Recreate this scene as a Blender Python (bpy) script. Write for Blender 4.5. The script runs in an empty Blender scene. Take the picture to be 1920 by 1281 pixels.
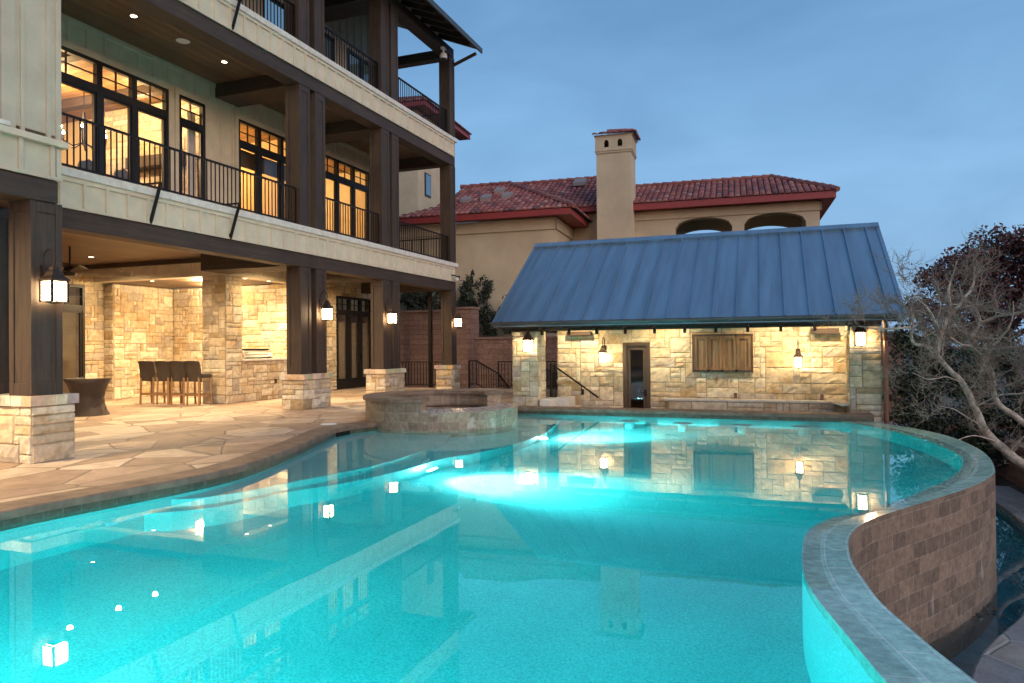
import bpy, math, random
import numpy as np
from mathutils import Vector, Matrix, noise as mnoise
R = math.radians
scene = bpy.context.scene
COL = scene.collection
rnd = random.Random(7)

# ------------------------------------------------------------------ helpers
class MB:
    """collects geometry in world coordinates; build() links it as ONE mesh object"""
    def __init__(s): s.v=[]; s.f=[]; s.c=[]; s.uv=[]; s.col=(1,1,1)
    def add(s, vs, fs, col=None, uvs=None):
        b=len(s.v); s.v.extend(tuple(v) for v in vs); c=col or s.col
        for i,f in enumerate(fs):
            s.f.append([b+k for k in f]); s.c.append(c)
            s.uv.append(uvs[i] if uvs else None)
        return s
    def box(s,x0,x1,y0,y1,z0,z1,col=None):
        x0,x1=min(x0,x1),max(x0,x1); y0,y1=min(y0,y1),max(y0,y1); z0,z1=min(z0,z1),max(z0,z1)
        vs=[(x0,y0,z0),(x1,y0,z0),(x1,y1,z0),(x0,y1,z0),(x0,y0,z1),(x1,y0,z1),(x1,y1,z1),(x0,y1,z1)]
        return s.add(vs,[(0,3,2,1),(4,5,6,7),(0,1,5,4),(1,2,6,5),(2,3,7,6),(3,0,4,7)],col)
    def bar(s,p0,p1,w,h=None,col=None,up=Vector((0,0,1))):
        """rectangular bar from p0 to p1, width w (sideways) and height h"""
        h=h or w; p0=Vector(p0); p1=Vector(p1); d=(p1-p0).normalized()
        a=d.cross(up)
        if a.length<1e-4: a=d.cross(Vector((0,1,0)))
        a.normalize(); b=a.cross(d); a*=w/2; b*=h/2
        vs=[p0-a-b,p0+a-b,p0+a+b,p0-a+b,p1-a-b,p1+a-b,p1+a+b,p1-a+b]
        return s.add(vs,[(0,1,2,3),(7,6,5,4),(0,4,5,1),(1,5,6,2),(2,6,7,3),(3,7,4,0)],col)
    def tube(s,pts,rad,n=6,col=None,cap=True):
        pts=[Vector(p) for p in pts]; m=len(pts)
        if not hasattr(rad,'__len__'): rad=[rad]*m
        vs=[]; fs=[]; prev=None
        for i,p in enumerate(pts):
            d=(pts[min(i+1,m-1)]-pts[max(i-1,0)])
            d=d.normalized() if d.length>1e-9 else Vector((0,0,1))
            if prev is None:
                a=d.cross(Vector((0,0,1)))
                if a.length<1e-3: a=d.cross(Vector((1,0,0)))
            else: a=prev-d*prev.dot(d)
            if a.length<1e-6: a=d.orthogonal()
            a.normalize(); prev=a; b=d.cross(a)
            for k in range(n):
                t=2*math.pi*k/n; vs.append(p+(a*math.cos(t)+b*math.sin(t))*rad[i])
        for i in range(m-1):
            for k in range(n):
                k2=(k+1)%n; fs.append((i*n+k,i*n+k2,(i+1)*n+k2,(i+1)*n+k))
        if cap: fs.append(tuple(range(n-1,-1,-1))); fs.append(tuple((m-1)*n+k for k in range(n)))
        return s.add(vs,fs,col)
    def lathe(s,c,prof,n=16,col=None,a0=0,a1=2*math.pi):
        full=abs(a1-a0-2*math.pi)<1e-6; m=n if full else n+1; vs=[]; fs=[]
        for r,z in prof:
            for k in range(m):
                t=a0+(a1-a0)*k/n; vs.append((c[0]+r*math.cos(t),c[1]+r*math.sin(t),c[2]+z))
        for i in range(len(prof)-1):
            for k in range(n):
                k2=(k+1)%m; fs.append((i*m+k,i*m+k2,(i+1)*m+k2,(i+1)*m+k))
        return s.add(vs,fs,col)
    def prism(s,poly,z0,z1,col=None):
        n=len(poly); a=sum(poly[i][0]*poly[(i+1)%n][1]-poly[(i+1)%n][0]*poly[i][1] for i in range(n))
        if a<0: poly=poly[::-1]
        vs=[(p[0],p[1],z0) for p in poly]+[(p[0],p[1],z1) for p in poly]
        fs=[tuple(range(n-1,-1,-1)),tuple(range(n,2*n))]+[(i,(i+1)%n,n+(i+1)%n,n+i) for i in range(n)]
        return s.add(vs,fs,col)
    def frustum(s,cx,cy,z0,hw0,z1,hw1,col=None):
        vs=[(cx+sx*h,cy+sy*h,z) for z,h in ((z0,hw0),(z1,hw1)) for sx,sy in ((-1,-1),(1,-1),(1,1),(-1,1))]
        return s.add(vs,[(3,2,1,0),(4,5,6,7)]+[(i,(i+1)%4,4+(i+1)%4,4+i) for i in range(4)],col)
    def build(s,name,mat,parent=None,smooth=False,bevel=0):
        off=Vector((0,0,0))
        if parent is not None:
            p=parent
            while p: off+=p.location; p=p.parent
        me=bpy.data.meshes.new(name)
        me.from_pydata([tuple(Vector(v)-off) for v in s.v],[],s.f)
        at=me.attributes.new('Col','FLOAT_COLOR','FACE')
        at.data.foreach_set('color',[k for c in s.c for k in (c[0],c[1],c[2],1.0)])
        if any(u for u in s.uv):
            ul=me.uv_layers.new(name='UVMap'); i=0
            for f,u in zip(s.f,s.uv):
                for k in range(len(f)):
                    ul.data[i].uv=u[k] if u else (0,0); i+=1
        me.materials.append(mat)
        if smooth: me.polygons.foreach_set('use_smooth',[True]*len(me.polygons))
        me.update()
        o=bpy.data.objects.new(name,me); COL.objects.link(o)
        if parent is not None: o.parent=parent
        if bevel:
            b=o.modifiers.new('Bevel','BEVEL'); b.width=bevel; b.segments=2; b.limit_method='ANGLE'
        return o

def empty(name,loc=(0,0,0)):
    o=bpy.data.objects.new(name,None); o.location=loc; o.empty_display_size=.2; COL.objects.link(o); return o
def tag(o,label=None,cat=None,group=None,kind=None):
    if label: o['label']=label
    if cat: o['category']=cat
    if group: o['group']=group
    if kind: o['kind']=kind
    return o
def thing(name,label,cat,loc=(0,0,0),group=None): return tag(empty(name,loc),label,cat,group)
def copy_tree(o,parent=None):
    c=o.copy(); COL.objects.link(c)
    if parent: c.parent=parent
    for ch in o.children: copy_tree(ch,c)
    return c
def resample(pts,step,closed=False):
    """Catmull-Rom through pts, sampled about every step metres"""
    P=[Vector((*p,0)) if len(p)==2 else Vector(p) for p in pts]; out=[]; n=len(P)
    for i in range(n-1):
        p0=P[max(i-1,0)]; p1=P[i]; p2=P[i+1]; p3=P[min(i+2,n-1)]
        k=max(1,int((p2-p1).length/step))
        for j in range(k):
            t=j/k
            out.append(.5*((2*p1)+(p2-p0)*t+(2*p0-5*p1+4*p2-p3)*t*t+(3*p1-p0-3*p2+p3)*t**3))
    out.append(P[-1]); return out
def offset_line(pts,d):
    """offset a 2-D polyline sideways (positive = to its right)"""
    out=[]
    for i,p in enumerate(pts):
        t=(pts[min(i+1,len(pts)-1)]-pts[max(i-1,0)]); t.z=0; t.normalize()
        out.append(p+Vector((t.y,-t.x,0))*d)
    return out
def arclen(pts):
    s=[0]
    for a,b in zip(pts,pts[1:]): s.append(s[-1]+(b-a).length)
    return s
def ribbon(mb,A,B,SA=None,v0=0,v1=None,col=None,flip=False):
    """quad strip between polylines A and B with uv (arc length, v)"""
    S=SA or arclen(A)
    for i in range(len(A)-1):
        w=v1 if v1 is not None else v0+(A[i]-B[i]).length
        q=[A[i],A[i+1],B[i+1],B[i]]; u=[(S[i],v0),(S[i+1],v0),(S[i+1],w),(S[i],w)]
        if flip: q=q[::-1]; u=u[::-1]
        mb.add(q,[(0,1,2,3)],col,[u])
def atz(pts,z): return [Vector((p.x,p.y,z)) for p in pts]

# ------------------------------------------------------------------ materials
def newmat(name):
    m=bpy.data.materials.new(name); m.use_nodes=True; nt=m.node_tree
    b=nt.nodes['Principled BSDF']; return m,nt,b
def N(nt,t,**k):
    n=nt.nodes.new(t)
    for a,v in k.items():
        if a in n.inputs: n.inputs[a].default_value=v
        else: setattr(n,a,v)
    return n
def coords(nt,scale=(1,1,1),kind='Object',rot=(0,0,0)):
    tc=N(nt,'ShaderNodeTexCoord'); mp=N(nt,'ShaderNodeMapping'); mp.inputs['Scale'].default_value=scale; mp.inputs['Rotation'].default_value=rot
    nt.links.new(tc.outputs[kind],mp.inputs['Vector']); return mp.outputs['Vector']
def noise(nt,vec,scale=5,detail=4,rough=.6,dist=0):
    n=N(nt,'ShaderNodeTexNoise'); n.inputs['Scale'].default_value=scale; n.inputs['Detail'].default_value=detail
    n.inputs['Roughness'].default_value=rough; n.inputs['Distortion'].default_value=dist
    nt.links.new(vec,n.inputs['Vector']); return n.outputs['Fac']
def ramp(nt,fac,stops):
    r=N(nt,'ShaderNodeValToRGB'); e=r.color_ramp.elements
    while len(e)<len(stops): e.new(.5)
    for k,(p,c) in zip(e,stops): k.position=p; k.color=(*c,1)
    nt.links.new(fac,r.inputs['Fac']); return r.outputs['Color']
def mul(nt,a,b,fac=1.0,mode='MULTIPLY'):
    m=N(nt,'ShaderNodeMix',data_type='RGBA',blend_type=mode); m.inputs['Factor'].default_value=fac
    for s,x in ((6,a),(7,b)):
        if isinstance(x,tuple): m.inputs[s].default_value=(*x,1)
        else: nt.links.new(x,m.inputs[s])
    return m.outputs[2]
def mixf(nt,fac,a,b):
    m=N(nt,'ShaderNodeMix',data_type='RGBA'); nt.links.new(fac,m.inputs['Factor'])
    for s,x in ((6,a),(7,b)):
        if isinstance(x,tuple): m.inputs[s].default_value=(*x,1)
        else: nt.links.new(x,m.inputs[s])
    return m.outputs[2]
def bump(nt,b,h,strength=.3,dist=.02):
    n=N(nt,'ShaderNodeBump'); n.inputs['Strength'].default_value=strength; n.inputs['Distance'].default_value=dist
    nt.links.new(h,n.inputs['Height']); nt.links.new(n.outputs['Normal'],b.inputs['Normal']); return n
def attr(nt):
    a=N(nt,'ShaderNodeAttribute'); a.attribute_name='Col'; return a.outputs['Color']

def plain(name,col,rough=.6,metal=0,var=.25,scale=6,bmp=.1,stretch=(1,1,1)):
    m,nt,b=newmat(name); v=coords(nt,stretch); n=noise(nt,v,scale)
    c=ramp(nt,n,[(.3,tuple(x*(1-var) for x in col)),(.7,tuple(min(1,x*(1+var)) for x in col))])
    nt.links.new(c,b.inputs['Base Color']); b.inputs['Roughness'].default_value=rough; b.inputs['Metallic'].default_value=metal
    if bmp: bump(nt,b,noise(nt,v,scale*6),bmp,.01)
    return m
def wood(name,col,axis,rough=.65,planks=0,pax='y'):
    st={'x':(.6,12,12),'y':(12,.6,12),'z':(12,12,.6)}[axis]
    m,nt,b=newmat(name); v=coords(nt,st); n=noise(nt,v,2.2,6,.65,.6); n2=noise(nt,coords(nt),1.3,3)
    c=ramp(nt,n,[(.25,tuple(x*.5 for x in col)),(.5,col),(.8,tuple(x*1.55 for x in col))])
    c=mul(nt,c,ramp(nt,n2,[(.3,(.75,.75,.78)),(.7,(1.15,1.1,1.05))]))
    h=n
    if planks:
        sp=N(nt,'ShaderNodeSeparateXYZ'); nt.links.new(coords(nt),sp.inputs[0])
        mm=N(nt,'ShaderNodeMath',operation='MULTIPLY'); nt.links.new(sp.outputs[{'x':0,'y':1,'z':2}[pax]],mm.inputs[0]); mm.inputs[1].default_value=1/planks
        fr=N(nt,'ShaderNodeMath',operation='FRACT'); nt.links.new(mm.outputs[0],fr.inputs[0])
        g=ramp(nt,fr.outputs[0],[(0,(.25,.25,.25)),(.06,(1,1,1)),(.95,(1,1,1)),(1,(.25,.25,.25))])
        fl=N(nt,'ShaderNodeMath',operation='FLOOR'); nt.links.new(mm.outputs[0],fl.inputs[0])
        wn=N(nt,'ShaderNodeTexWhiteNoise',noise_dimensions='1D'); nt.links.new(fl.outputs[0],wn.inputs['W'])
        c=mul(nt,mul(nt,c,g),ramp(nt,wn.outputs['Value'],[(0,(.75,.75,.75)),(1,(1.2,1.15,1.1))]))
    nt.links.new(c,b.inputs['Base Color']); b.inputs['Roughness'].default_value=rough
    bump(nt,b,h,.35,.01); return m
def stone_attr(name,rough=.85,scale=9,bmp=.6,var=(.72,1.2)):
    m,nt,b=newmat(name); v=coords(nt); n=noise(nt,v,scale,6,.65); n2=noise(nt,v,scale*.35,3,.5,.8)
    c=mul(nt,attr(nt),ramp(nt,n,[(.3,(var[0],)*3),(.7,(var[1],)*3)]))
    c=mul(nt,c,ramp(nt,n2,[(.28,(.88,.78,.62)),(.5,(1.04,1.03,1.0))]))
    nt.links.new(c,b.inputs['Base Color']); b.inputs['Roughness'].default_value=rough; b.inputs['Specular IOR Level'].default_value=.25
    bump(nt,b,noise(nt,v,scale*2.2,8,.7),bmp,.025); return m
def brickmat(name,c1,c2,mortar,w,h,kind='UV',gap=.006,rough=.6,rot=(0,0,0),offset=.5,stain=None,bmp=.4,gloss=.4):
    m,nt,b=newmat(name); v=coords(nt,kind=kind,rot=rot)
    br=N(nt,'ShaderNodeTexBrick'); nt.links.new(v,br.inputs['Vector'])
    br.inputs['Color1'].default_value=(*c1,1); br.inputs['Color2'].default_value=(*c2,1); br.inputs['Mortar'].default_value=(*mortar,1)
    br.inputs['Scale'].default_value=1; br.inputs['Mortar Size'].default_value=gap; br.inputs['Brick Width'].default_value=w; br.inputs['Row Height'].default_value=h
    br.inputs['Mortar Smooth'].default_value=.1; br.offset=offset
    n=noise(nt,coords(nt,kind='Object'),14,6,.7); c=mul(nt,br.outputs['Color'],ramp(nt,n,[(.3,(.62,.6,.58)),(.7,(1.3,1.28,1.25))]))
    if stain:
        s=noise(nt,coords(nt,kind='Object',scale=stain[1]),stain[0],3,.5); f=ramp(nt,s,[(stain[2],(0,0,0)),(stain[2]+.08,(.5,.5,.5))])
        c=mixf(nt,f,c,(.5,.5,.47))
    nt.links.new(c,b.inputs['Base Color']); b.inputs['Roughness'].default_value=rough; b.inputs['Specular IOR Level'].default_value=gloss
    mm=N(nt,'ShaderNodeMath',operation='MULTIPLY_ADD'); nt.links.new(br.outputs['Fac'],mm.inputs[0]); mm.inputs[1].default_value=-1.0; nt.links.new(n,mm.inputs[2])
    bump(nt,b,mm.outputs[0],bmp,.008); return m
def emit(name,col,s):
    m=bpy.data.materials.new(name); m.use_nodes=True; nt=m.node_tree; nt.nodes.clear()
    e=N(nt,'ShaderNodeEmission'); e.inputs['Color'].default_value=(*col,1); e.inputs['Strength'].default_value=s
    o=N(nt,'ShaderNodeOutputMaterial'); nt.links.new(e.outputs[0],o.inputs['Surface']); return m

M={}
DW=(.054,.036,.026)
M['post']=wood('stained_timber_vertical',DW,'z'); M['beam']=wood('stained_timber_lengthwise',DW,'y'); M['beamx']=wood('stained_timber_crosswise',DW,'x')
M['ceiling']=wood('plank_ceiling',(.15,.092,.055),'y',.5,.13,'x')
M['batten']=plain('cream_board_and_batten',(.64,.56,.42),.7,0,.1,3,.15)
M['bay']=plain('grey_cream_siding',(.53,.455,.345),.7,0,.1,3,.15)
M['ledge']=plain('white_limestone',(.68,.65,.58),.75,0,.14,7,.3)
M['stone']=stone_attr('rough_limestone')
M['iron']=plain('dark_iron',(.022,.02,.02),.45,.7,.2,10,.05)
M['bronze']=plain('dark_bronze_frame',(.022,.02,.019),.4,.3,.2,8,.05)
M['cap']=plain('stone_coping',(.18,.125,.092),.6,0,.4,4,.8)
M['metalroof']=plain('standing_seam_metal',(.26,.36,.46),.38,.75,.16,1.0,.10,(5,.4,.4))
M['gutter']=plain('bronze_gutter',(.10,.095,.09),.4,.6,.15,5,.03)
M['copper']=plain('aged_copper_pipe',(.22,.12,.085),.4,.7,.3,5,.05)
M['stucco']=plain('tan_stucco',(.50,.415,.29),.9,0,.12,1.1,.4)
M['fascia']=plain('red_painted_fascia',(.26,.035,.035),.5,0,.12,5,.05)
M['tile']=stone_attr('clay_roof_tile',.6,6,.2,(.75,1.15))
M['block']=brickmat('split_face_block',(.30,.19,.155),(.235,.145,.118),(.16,.105,.09),.42,.19,'UV',.008,.9,stain=(4,(.6,.6,6),.72),bmp=.9,gloss=.2)
M['plaster']=None
M['interior']=plain('cream_plaster',(.68,.55,.34),.8,0,.04,3,.05)
M['woodlight']=wood('brown_shutter_wood',(.21,.135,.07),'z',.55,.09,'x')
M['doorwood']=wood('dark_door_wood',(.075,.05,.032),'z',.5)
M['teak']=wood('teak_legs',(.30,.17,.07),'z',.5)
M['steel']=plain('brushed_steel',(.55,.52,.48),.35,.9,.1,4,.03,(1,14,1))
M['white']=plain('white_plastic',(.75,.75,.74),.4,0,.04,5,.0)
M['cushion']=plain('taupe_cushion',(.19,.16,.13),.9,0,.15,25,.4)
M['fireplace']=stone_attr('interior_limestone')
M['bark']=plain('pale_grey_bark',(.42,.365,.30),.9,0,.5,9,.8)
M['darkbark']=plain('dark_bark',(.07,.055,.045),.9,0,.4,9,.8)
M['soil']=plain('dry_leaf_litter',(.075,.06,.045),.95,0,.5,5,1)
M['flag2']=None

def wicker():
    m,nt,b=newmat('dark_wicker'); v=coords(nt,(1,1,1))
    w1=N(nt,'ShaderNodeTexWave',bands_direction='Z'); w1.inputs['Scale'].default_value=22; w1.inputs['Distortion'].default_value=1.5
    w2=N(nt,'ShaderNodeTexWave',bands_direction='DIAGONAL'); w2.inputs['Scale'].default_value=14
    for w in (w1,w2): nt.links.new(v,w.inputs['Vector'])
    f=mul(nt,w1.outputs['Color'],w2.outputs['Color'])
    c=mixf(nt,w1.outputs['Fac'],(.018,.013,.011),(.085,.058,.043))
    nt.links.new(c,b.inputs['Base Color']); b.inputs['Roughness'].default_value=.5; bump(nt,b,f,.9,.01); return m
M['wicker']=wicker()

def flagstone(name,cols,scale,mortar,wet=False,rough=.6):
    m,nt,b=newmat(name); v0=coords(nt,(scale,scale*.8,scale),rot=(0,0,R(23)))
    dn=N(nt,'ShaderNodeTexNoise'); dn.inputs['Scale'].default_value=1.4; nt.links.new(v0,dn.inputs['Vector'])
    v=mul(nt,v0,dn.outputs['Color'],.035,'LINEAR_LIGHT')
    vo=N(nt,'ShaderNodeTexVoronoi',feature='F1'); vd=N(nt,'ShaderNodeTexVoronoi',feature='DISTANCE_TO_EDGE')
    for k in (vo,vd): nt.links.new(v,k.inputs['Vector']); k.inputs['Scale'].default_value=1; k.inputs['Randomness'].default_value=.95
    sp=N(nt,'ShaderNodeSeparateColor'); nt.links.new(vo.outputs['Color'],sp.inputs[0])
    st=[(i/len(cols),c) for i,c in enumerate(cols)]; r=N(nt,'ShaderNodeValToRGB'); r.color_ramp.interpolation='CONSTANT'
    e=r.color_ramp.elements
    while len(e)<len(st): e.new(.5)
    for k,(p,c) in zip(e,st): k.position=p; k.color=(*c,1)
    nt.links.new(sp.outputs[0],r.inputs['Fac'])
    n=noise(nt,coords(nt),3.5,6,.6,.7)
    c=mul(nt,r.outputs['Color'],ramp(nt,n,[(.3,(.78,.74,.7)),(.7,(1.18,1.15,1.12))]))
    j=ramp(nt,vd.outputs['Distance'],[(.010,(0,0,0)),(.024,(1,1,1))])
    c=mixf(nt,j,mortar,c); nt.links.new(c,b.inputs['Base Color']); b.inputs['Roughness'].default_value=rough
    h=mul(nt,j,ramp(nt,noise(nt,coords(nt),18,6,.7),[(.2,(.55,)*3),(.8,(1,)*3)]))
    bump(nt,b,h,.8,.02); return m
M['flag']=flagstone('flagstone_paving',[(.49,.385,.295),(.35,.255,.19),(.53,.43,.335),(.42,.31,.235),(.57,.465,.365),(.32,.23,.17),(.46,.345,.26)],1.35,(.22,.165,.12))
M['flag2']=flagstone('bluish_flagstone',[(.30,.29,.29),(.24,.24,.25),(.34,.31,.29),(.27,.25,.24)],1.2,(.33,.31,.29))

def plaster():
    m,nt,b=newmat('pool_plaster'); v=coords(nt); n=noise(nt,v,55,3,.8); n2=noise(nt,v,.45,3,.5,.4)
    c=ramp(nt,n,[(.30,(.24,.45,.475)),(.5,(.40,.66,.68)),(.72,(.58,.84,.86))])
    c=mul(nt,c,ramp(nt,n2,[(.35,(.80,.84,.86)),(.65,(1.05,1.05,1.05))]))
    nt.links.new(c,b.inputs['Base Color']); b.inputs['Roughness'].default_value=.9; b.inputs['Specular IOR Level'].default_value=.1; return m
M['plaster']=plaster()
TR1=(.30,.235,.175); TR2=(.19,.15,.115)
M['poolwall']=brickmat('travertine_wall_tile',(.25,.19,.145),(.15,.115,.09),(.29,.245,.21),.27,.152,'UV',.004,.45,stain=(1.6,(3.5,3.5,.9),.66))
M['rim']=brickmat('wet_rim_tile',(.46,.72,.63),(.33,.57,.49),(.66,.80,.75),.46,.22,'UV',.005,.07,offset=.35,bmp=.05,gloss=.6)
M['waterline']=brickmat('green_waterline_tile',(.125,.125,.095),(.075,.085,.065),(.12,.14,.12),.17,.16,'UV',.006,.3)
M['spatile']=brickmat('travertine_spa_tile',TR1,TR2,(.30,.25,.20),.19,.155,'UV',.006,.4,offset=0,stain=(2.2,(1.6,1.6,1.3),.60))
M['spill']=brickmat('sky_paled_spillway_tile',(.66,.56,.52),(.50,.41,.38),(.26,.22,.20),.15,.12,'UV',.012,.16,offset=0,gloss=.6)  # base colour paled to carry the sky reflected on the wet lip

def water(name,col,dens,rip=.0):
    m=bpy.data.materials.new(name); m.use_nodes=True; nt=m.node_tree; nt.nodes.clear()
    g=N(nt,'ShaderNodeBsdfGlass'); g.inputs['IOR'].default_value=1.33; g.inputs['Roughness'].default_value=0
    a=N(nt,'ShaderNodeVolumeAbsorption'); a.inputs['Color'].default_value=(*col,1); a.inputs['Density'].default_value=dens
    o=N(nt,'ShaderNodeOutputMaterial'); nt.links.new(g.outputs[0],o.inputs['Surface']); nt.links.new(a.outputs[0],o.inputs['Volume'])
    if rip:
        b=N(nt,'ShaderNodeBump'); b.inputs['Strength'].default_value=1; b.inputs['Distance'].default_value=rip
        nt.links.new(noise(nt,coords(nt),1.7,2,.4),b.inputs['Height']); nt.links.new(b.outputs[0],g.inputs['Normal'])
    return m
M['water']=water('pool_water',(.06,.945,.945),.62,.0006)
M['basinwater']=water('basin_water',(.12,.84,.90),.5,.0012)
M['spawater']=water('spa_water',(.45,.85,.85),.6,.0008)

def pane(name,tint=(1,1,1),f0=.07,f1=.75,rough=0):
    m=bpy.data.materials.new(name); m.use_nodes=True; nt=m.node_tree; nt.nodes.clear()
    t=N(nt,'ShaderNodeBsdfTransparent'); t.inputs['Color'].default_value=(*tint,1); g=N(nt,'ShaderNodeBsdfGlossy'); g.inputs['Roughness'].default_value=rough
    lw=N(nt,'ShaderNodeLayerWeight'); lw.inputs['Blend'].default_value=.5
    p=N(nt,'ShaderNodeMath',operation='POWER'); nt.links.new(lw.outputs['Facing'],p.inputs[0]); p.inputs[1].default_value=3.5
    q=N(nt,'ShaderNodeMath',operation='MULTIPLY_ADD'); nt.links.new(p.outputs[0],q.inputs[0]); q.inputs[1].default_value=f1; q.inputs[2].default_value=f0
    x=N(nt,'ShaderNodeMixShader'); o=N(nt,'ShaderNodeOutputMaterial')
    nt.links.new(q.outputs[0],x.inputs[0]); nt.links.new(t.outputs[0],x.inputs[1]); nt.links.new(g.outputs[0],x.inputs[2]); nt.links.new(x.outputs[0],o.inputs['Surface']); return m
M['glass']=pane('window_glass'); M['glassdark']=pane('shaded_glass',(.75,.72,.66),.1,.8)
def leafmat(name,rough=.55):
    m,nt,b=newmat(name); nt.links.new(attr(nt),b.inputs['Base Color']); b.inputs['Roughness'].default_value=rough; return m
M['leaf']=leafmat('leaves')
M['lamp']=emit('lantern_glow',(1.0,.68,.36),44)
M['bulb']=emit('bulb_glow',(1.0,.72,.40),60)
M['disc']=emit('downlight_glow',(1.0,.80,.52),14)
M['poollamp']=emit('underwater_lamp_glow',(.85,1,1),90)

# ------------------------------------------------------------------ ashlar stonework
PAL=[(.62,.54,.41)]*6+[(.69,.63,.51)]*4+[(.56,.47,.34)]*4+[(.46,.35,.21)]*1+[(.48,.43,.37)]*3+[(.58,.47,.32)]*4
def ashlar(mb,O,u,n,W,H,seed,cell=.112,depth=.030,pal=PAL,rough=.011,big=1.0):
    r=random.Random(seed); O=Vector(O); u=Vector(u); n=Vector(n); zz=Vector((0,0,1))
    nx=max(1,round(W/cell)); ny=max(1,round(H/cell)); cw=W/nx; chh=H/ny
    occ=[[False]*nx for _ in range(ny)]
    q=[O+n*.003,O+u*W+n*.003,O+u*W+zz*H+n*.003,O+zz*H+n*.003]
    fl=u.cross(zz).dot(n)<0
    mb.add(q if not fl else q[::-1],[(0,1,2,3)],(.42,.35,.25))
    for j in range(ny):
        for i in range(nx):
            if occ[j][i]: continue
            w=r.choice([1,2,2,3,3,4,4,5,6]); h=r.choice([1,1,1,2,2,2,3])
            if h==1 and w<2: w=2
            if w>5: h=min(h,2)
            k=0
            while k<w and i+k<nx and not occ[j][i+k]: k+=1
            w=k
            if nx-(i+w)==1: w+=1
            h=min(h,ny-j)
            for b in range(h):
                for a in range(w): occ[j+b][i+a]=True
            g=.007; x0=i*cw+g; x1=(i+w)*cw-g; z0=j*chh+g; z1=(j+h)*chh-g
            if x1-x0<.02 or z1-z0<.02: continue
            xs=[x0,x0+.010]+[x0+(x1-x0)*t/max(2,min(6,int((x1-x0)/.07))) for t in range(1,max(2,min(6,int((x1-x0)/.07))))]+[x1-.010,x1]
            zs=[z0,z0+.010]+[z0+(z1-z0)*t/max(2,min(4,int((z1-z0)/.07))) for t in range(1,max(2,min(4,int((z1-z0)/.07))))]+[z1-.010,z1]
            d=depth*(.45+.75*r.random()); c0=r.choice(pal); sh=.86+.28*r.random(); col=tuple(x*sh for x in c0)
            off=Vector((r.random()*50,r.random()*50,0)); vs=[]; NX=len(xs)
            for b,z in enumerate(zs):
                for a,x in enumerate(xs):
                    edge=a in(0,NX-1) or b in(0,len(zs)-1)
                    if edge: dd=-.002
                    else:
                        dd=d+rough*(mnoise.noise(Vector((x*9,z*9,0))+off)+.7*mnoise.noise(Vector((x*23,z*23,3))+off))*2
                        if a in(1,NX-2) or b in(1,len(zs)-2): dd*=.72
                    vs.append(O+u*x+zz*z+n*dd)
            fs=[]
            for b in range(len(zs)-1):
                for a in range(NX-1):
                    f=(b*NX+a,b*NX+a+1,(b+1)*NX+a+1,(b+1)*NX+a); fs.append(f[::-1] if fl else f)
            mb.add(vs,fs,col)
def holes(a0,a1,z0,z1,hs):
    """rectangles covering [a0,a1]x[z0,z1] minus openings hs (a0,a1,z0,z1)"""
    xs=sorted({a0,a1,*[min(max(h[k],a0),a1) for h in hs for k in(0,1)]}); out=[]
    for p,q in zip(xs,xs[1:]):
        if q-p<1e-6: continue
        cuts=sorted([(max(h[2],z0),min(h[3],z1)) for h in hs if h[0]<q-1e-6 and h[1]>p+1e-6]); z=z0
        for c0,c1 in cuts:
            if c0>z+1e-6: out.append((p,q,z,c0))
            z=max(z,c1)
        if z<z1-1e-6: out.append((p,q,z,z1))
    return out
def pier(mb,x0,x1,y0,y1,z0,z1,seed,capz=.13,cap=.05,cell=.112):
    """stone-faced pier with a cap course"""
    zt=z1-capz; e=.015
    mb.box(x0,x1,y0,y1,z0,zt,(.45,.38,.28))
    ashlar(mb,(x0-e,y0,z0),(1,0,0),(0,-1,0),x1-x0+2*e,zt-z0,seed,cell)
    ashlar(mb,(x1,y0-e,z0),(0,1,0),(1,0,0),y1-y0+2*e,zt-z0,seed+1,cell)
    ashlar(mb,(x1+e,y1,z0),(-1,0,0),(0,1,0),x1-x0+2*e,zt-z0,seed+2,cell)
    ashlar(mb,(x0,y1+e,z0),(0,-1,0),(-1,0,0),y1-y0+2*e,zt-z0,seed+3,cell)
    if cap:
        r=random.Random(seed+9); X0,X1,Y0,Y1=x0-cap,x1+cap,y0-cap,y1+cap
        n=max(2,round((X1-X0)/.17)); m=max(2,round((Y1-Y0)/.17))
        for i in range(n):
            for yy in ((Y0,Y0+.2),(Y1-.2,Y1)):
                c=r.choice(PAL); mb.box(X0+(X1-X0)*i/n+.003,X0+(X1-X0)*(i+1)/n-.003,yy[0]+.004*r.random(),yy[1],zt+.004,z1-.004*r.random(),tuple(k*(.85+.3*r.random()) for k in c))
        for i in range(m):
            if 0<i<m-1:
                for xx in ((X0,X0+.2),(X1-.2,X1)):
                    c=r.choice(PAL); mb.box(xx[0],xx[1]-.004*r.random(),Y0+(Y1-Y0)*i/m+.003,Y0+(Y1-Y0)*(i+1)/m-.003,zt+.004,z1-.004*r.random(),tuple(k*(.85+.3*r.random()) for k in c))
        mb.box(X0+.19,X1-.19,Y0+.19,Y1-.19,zt,z1-.006,(.5,.44,.34))
def post(mb,x0,x1,y0,y1,z0,z1):
    """boxed timber post with corner boards and rails on its faces"""
    t=.018; b=.085
    mb.box(x0+t,x1-t,y0+t,y1-t,z0,z1)
    for (a0,a1) in ((x0,x0+b),(x1-b,x1)):
        for (c0,c1) in ((y0,y0+b),(y1-b,y1)): mb.box(a0,a1,c0,c1,z0+.002,z1-.002)
    for zz0,zz1 in ((z0+.003,z0+.16),(z1-.14,z1-.003)):
        mb.box(x0+b+.001,x1-b-.001,y0+.002,y1-.002,zz0,zz1); mb.box(x0+.002,x1-.002,y0+b+.001,y1-b-.001,zz0,zz1)
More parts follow.
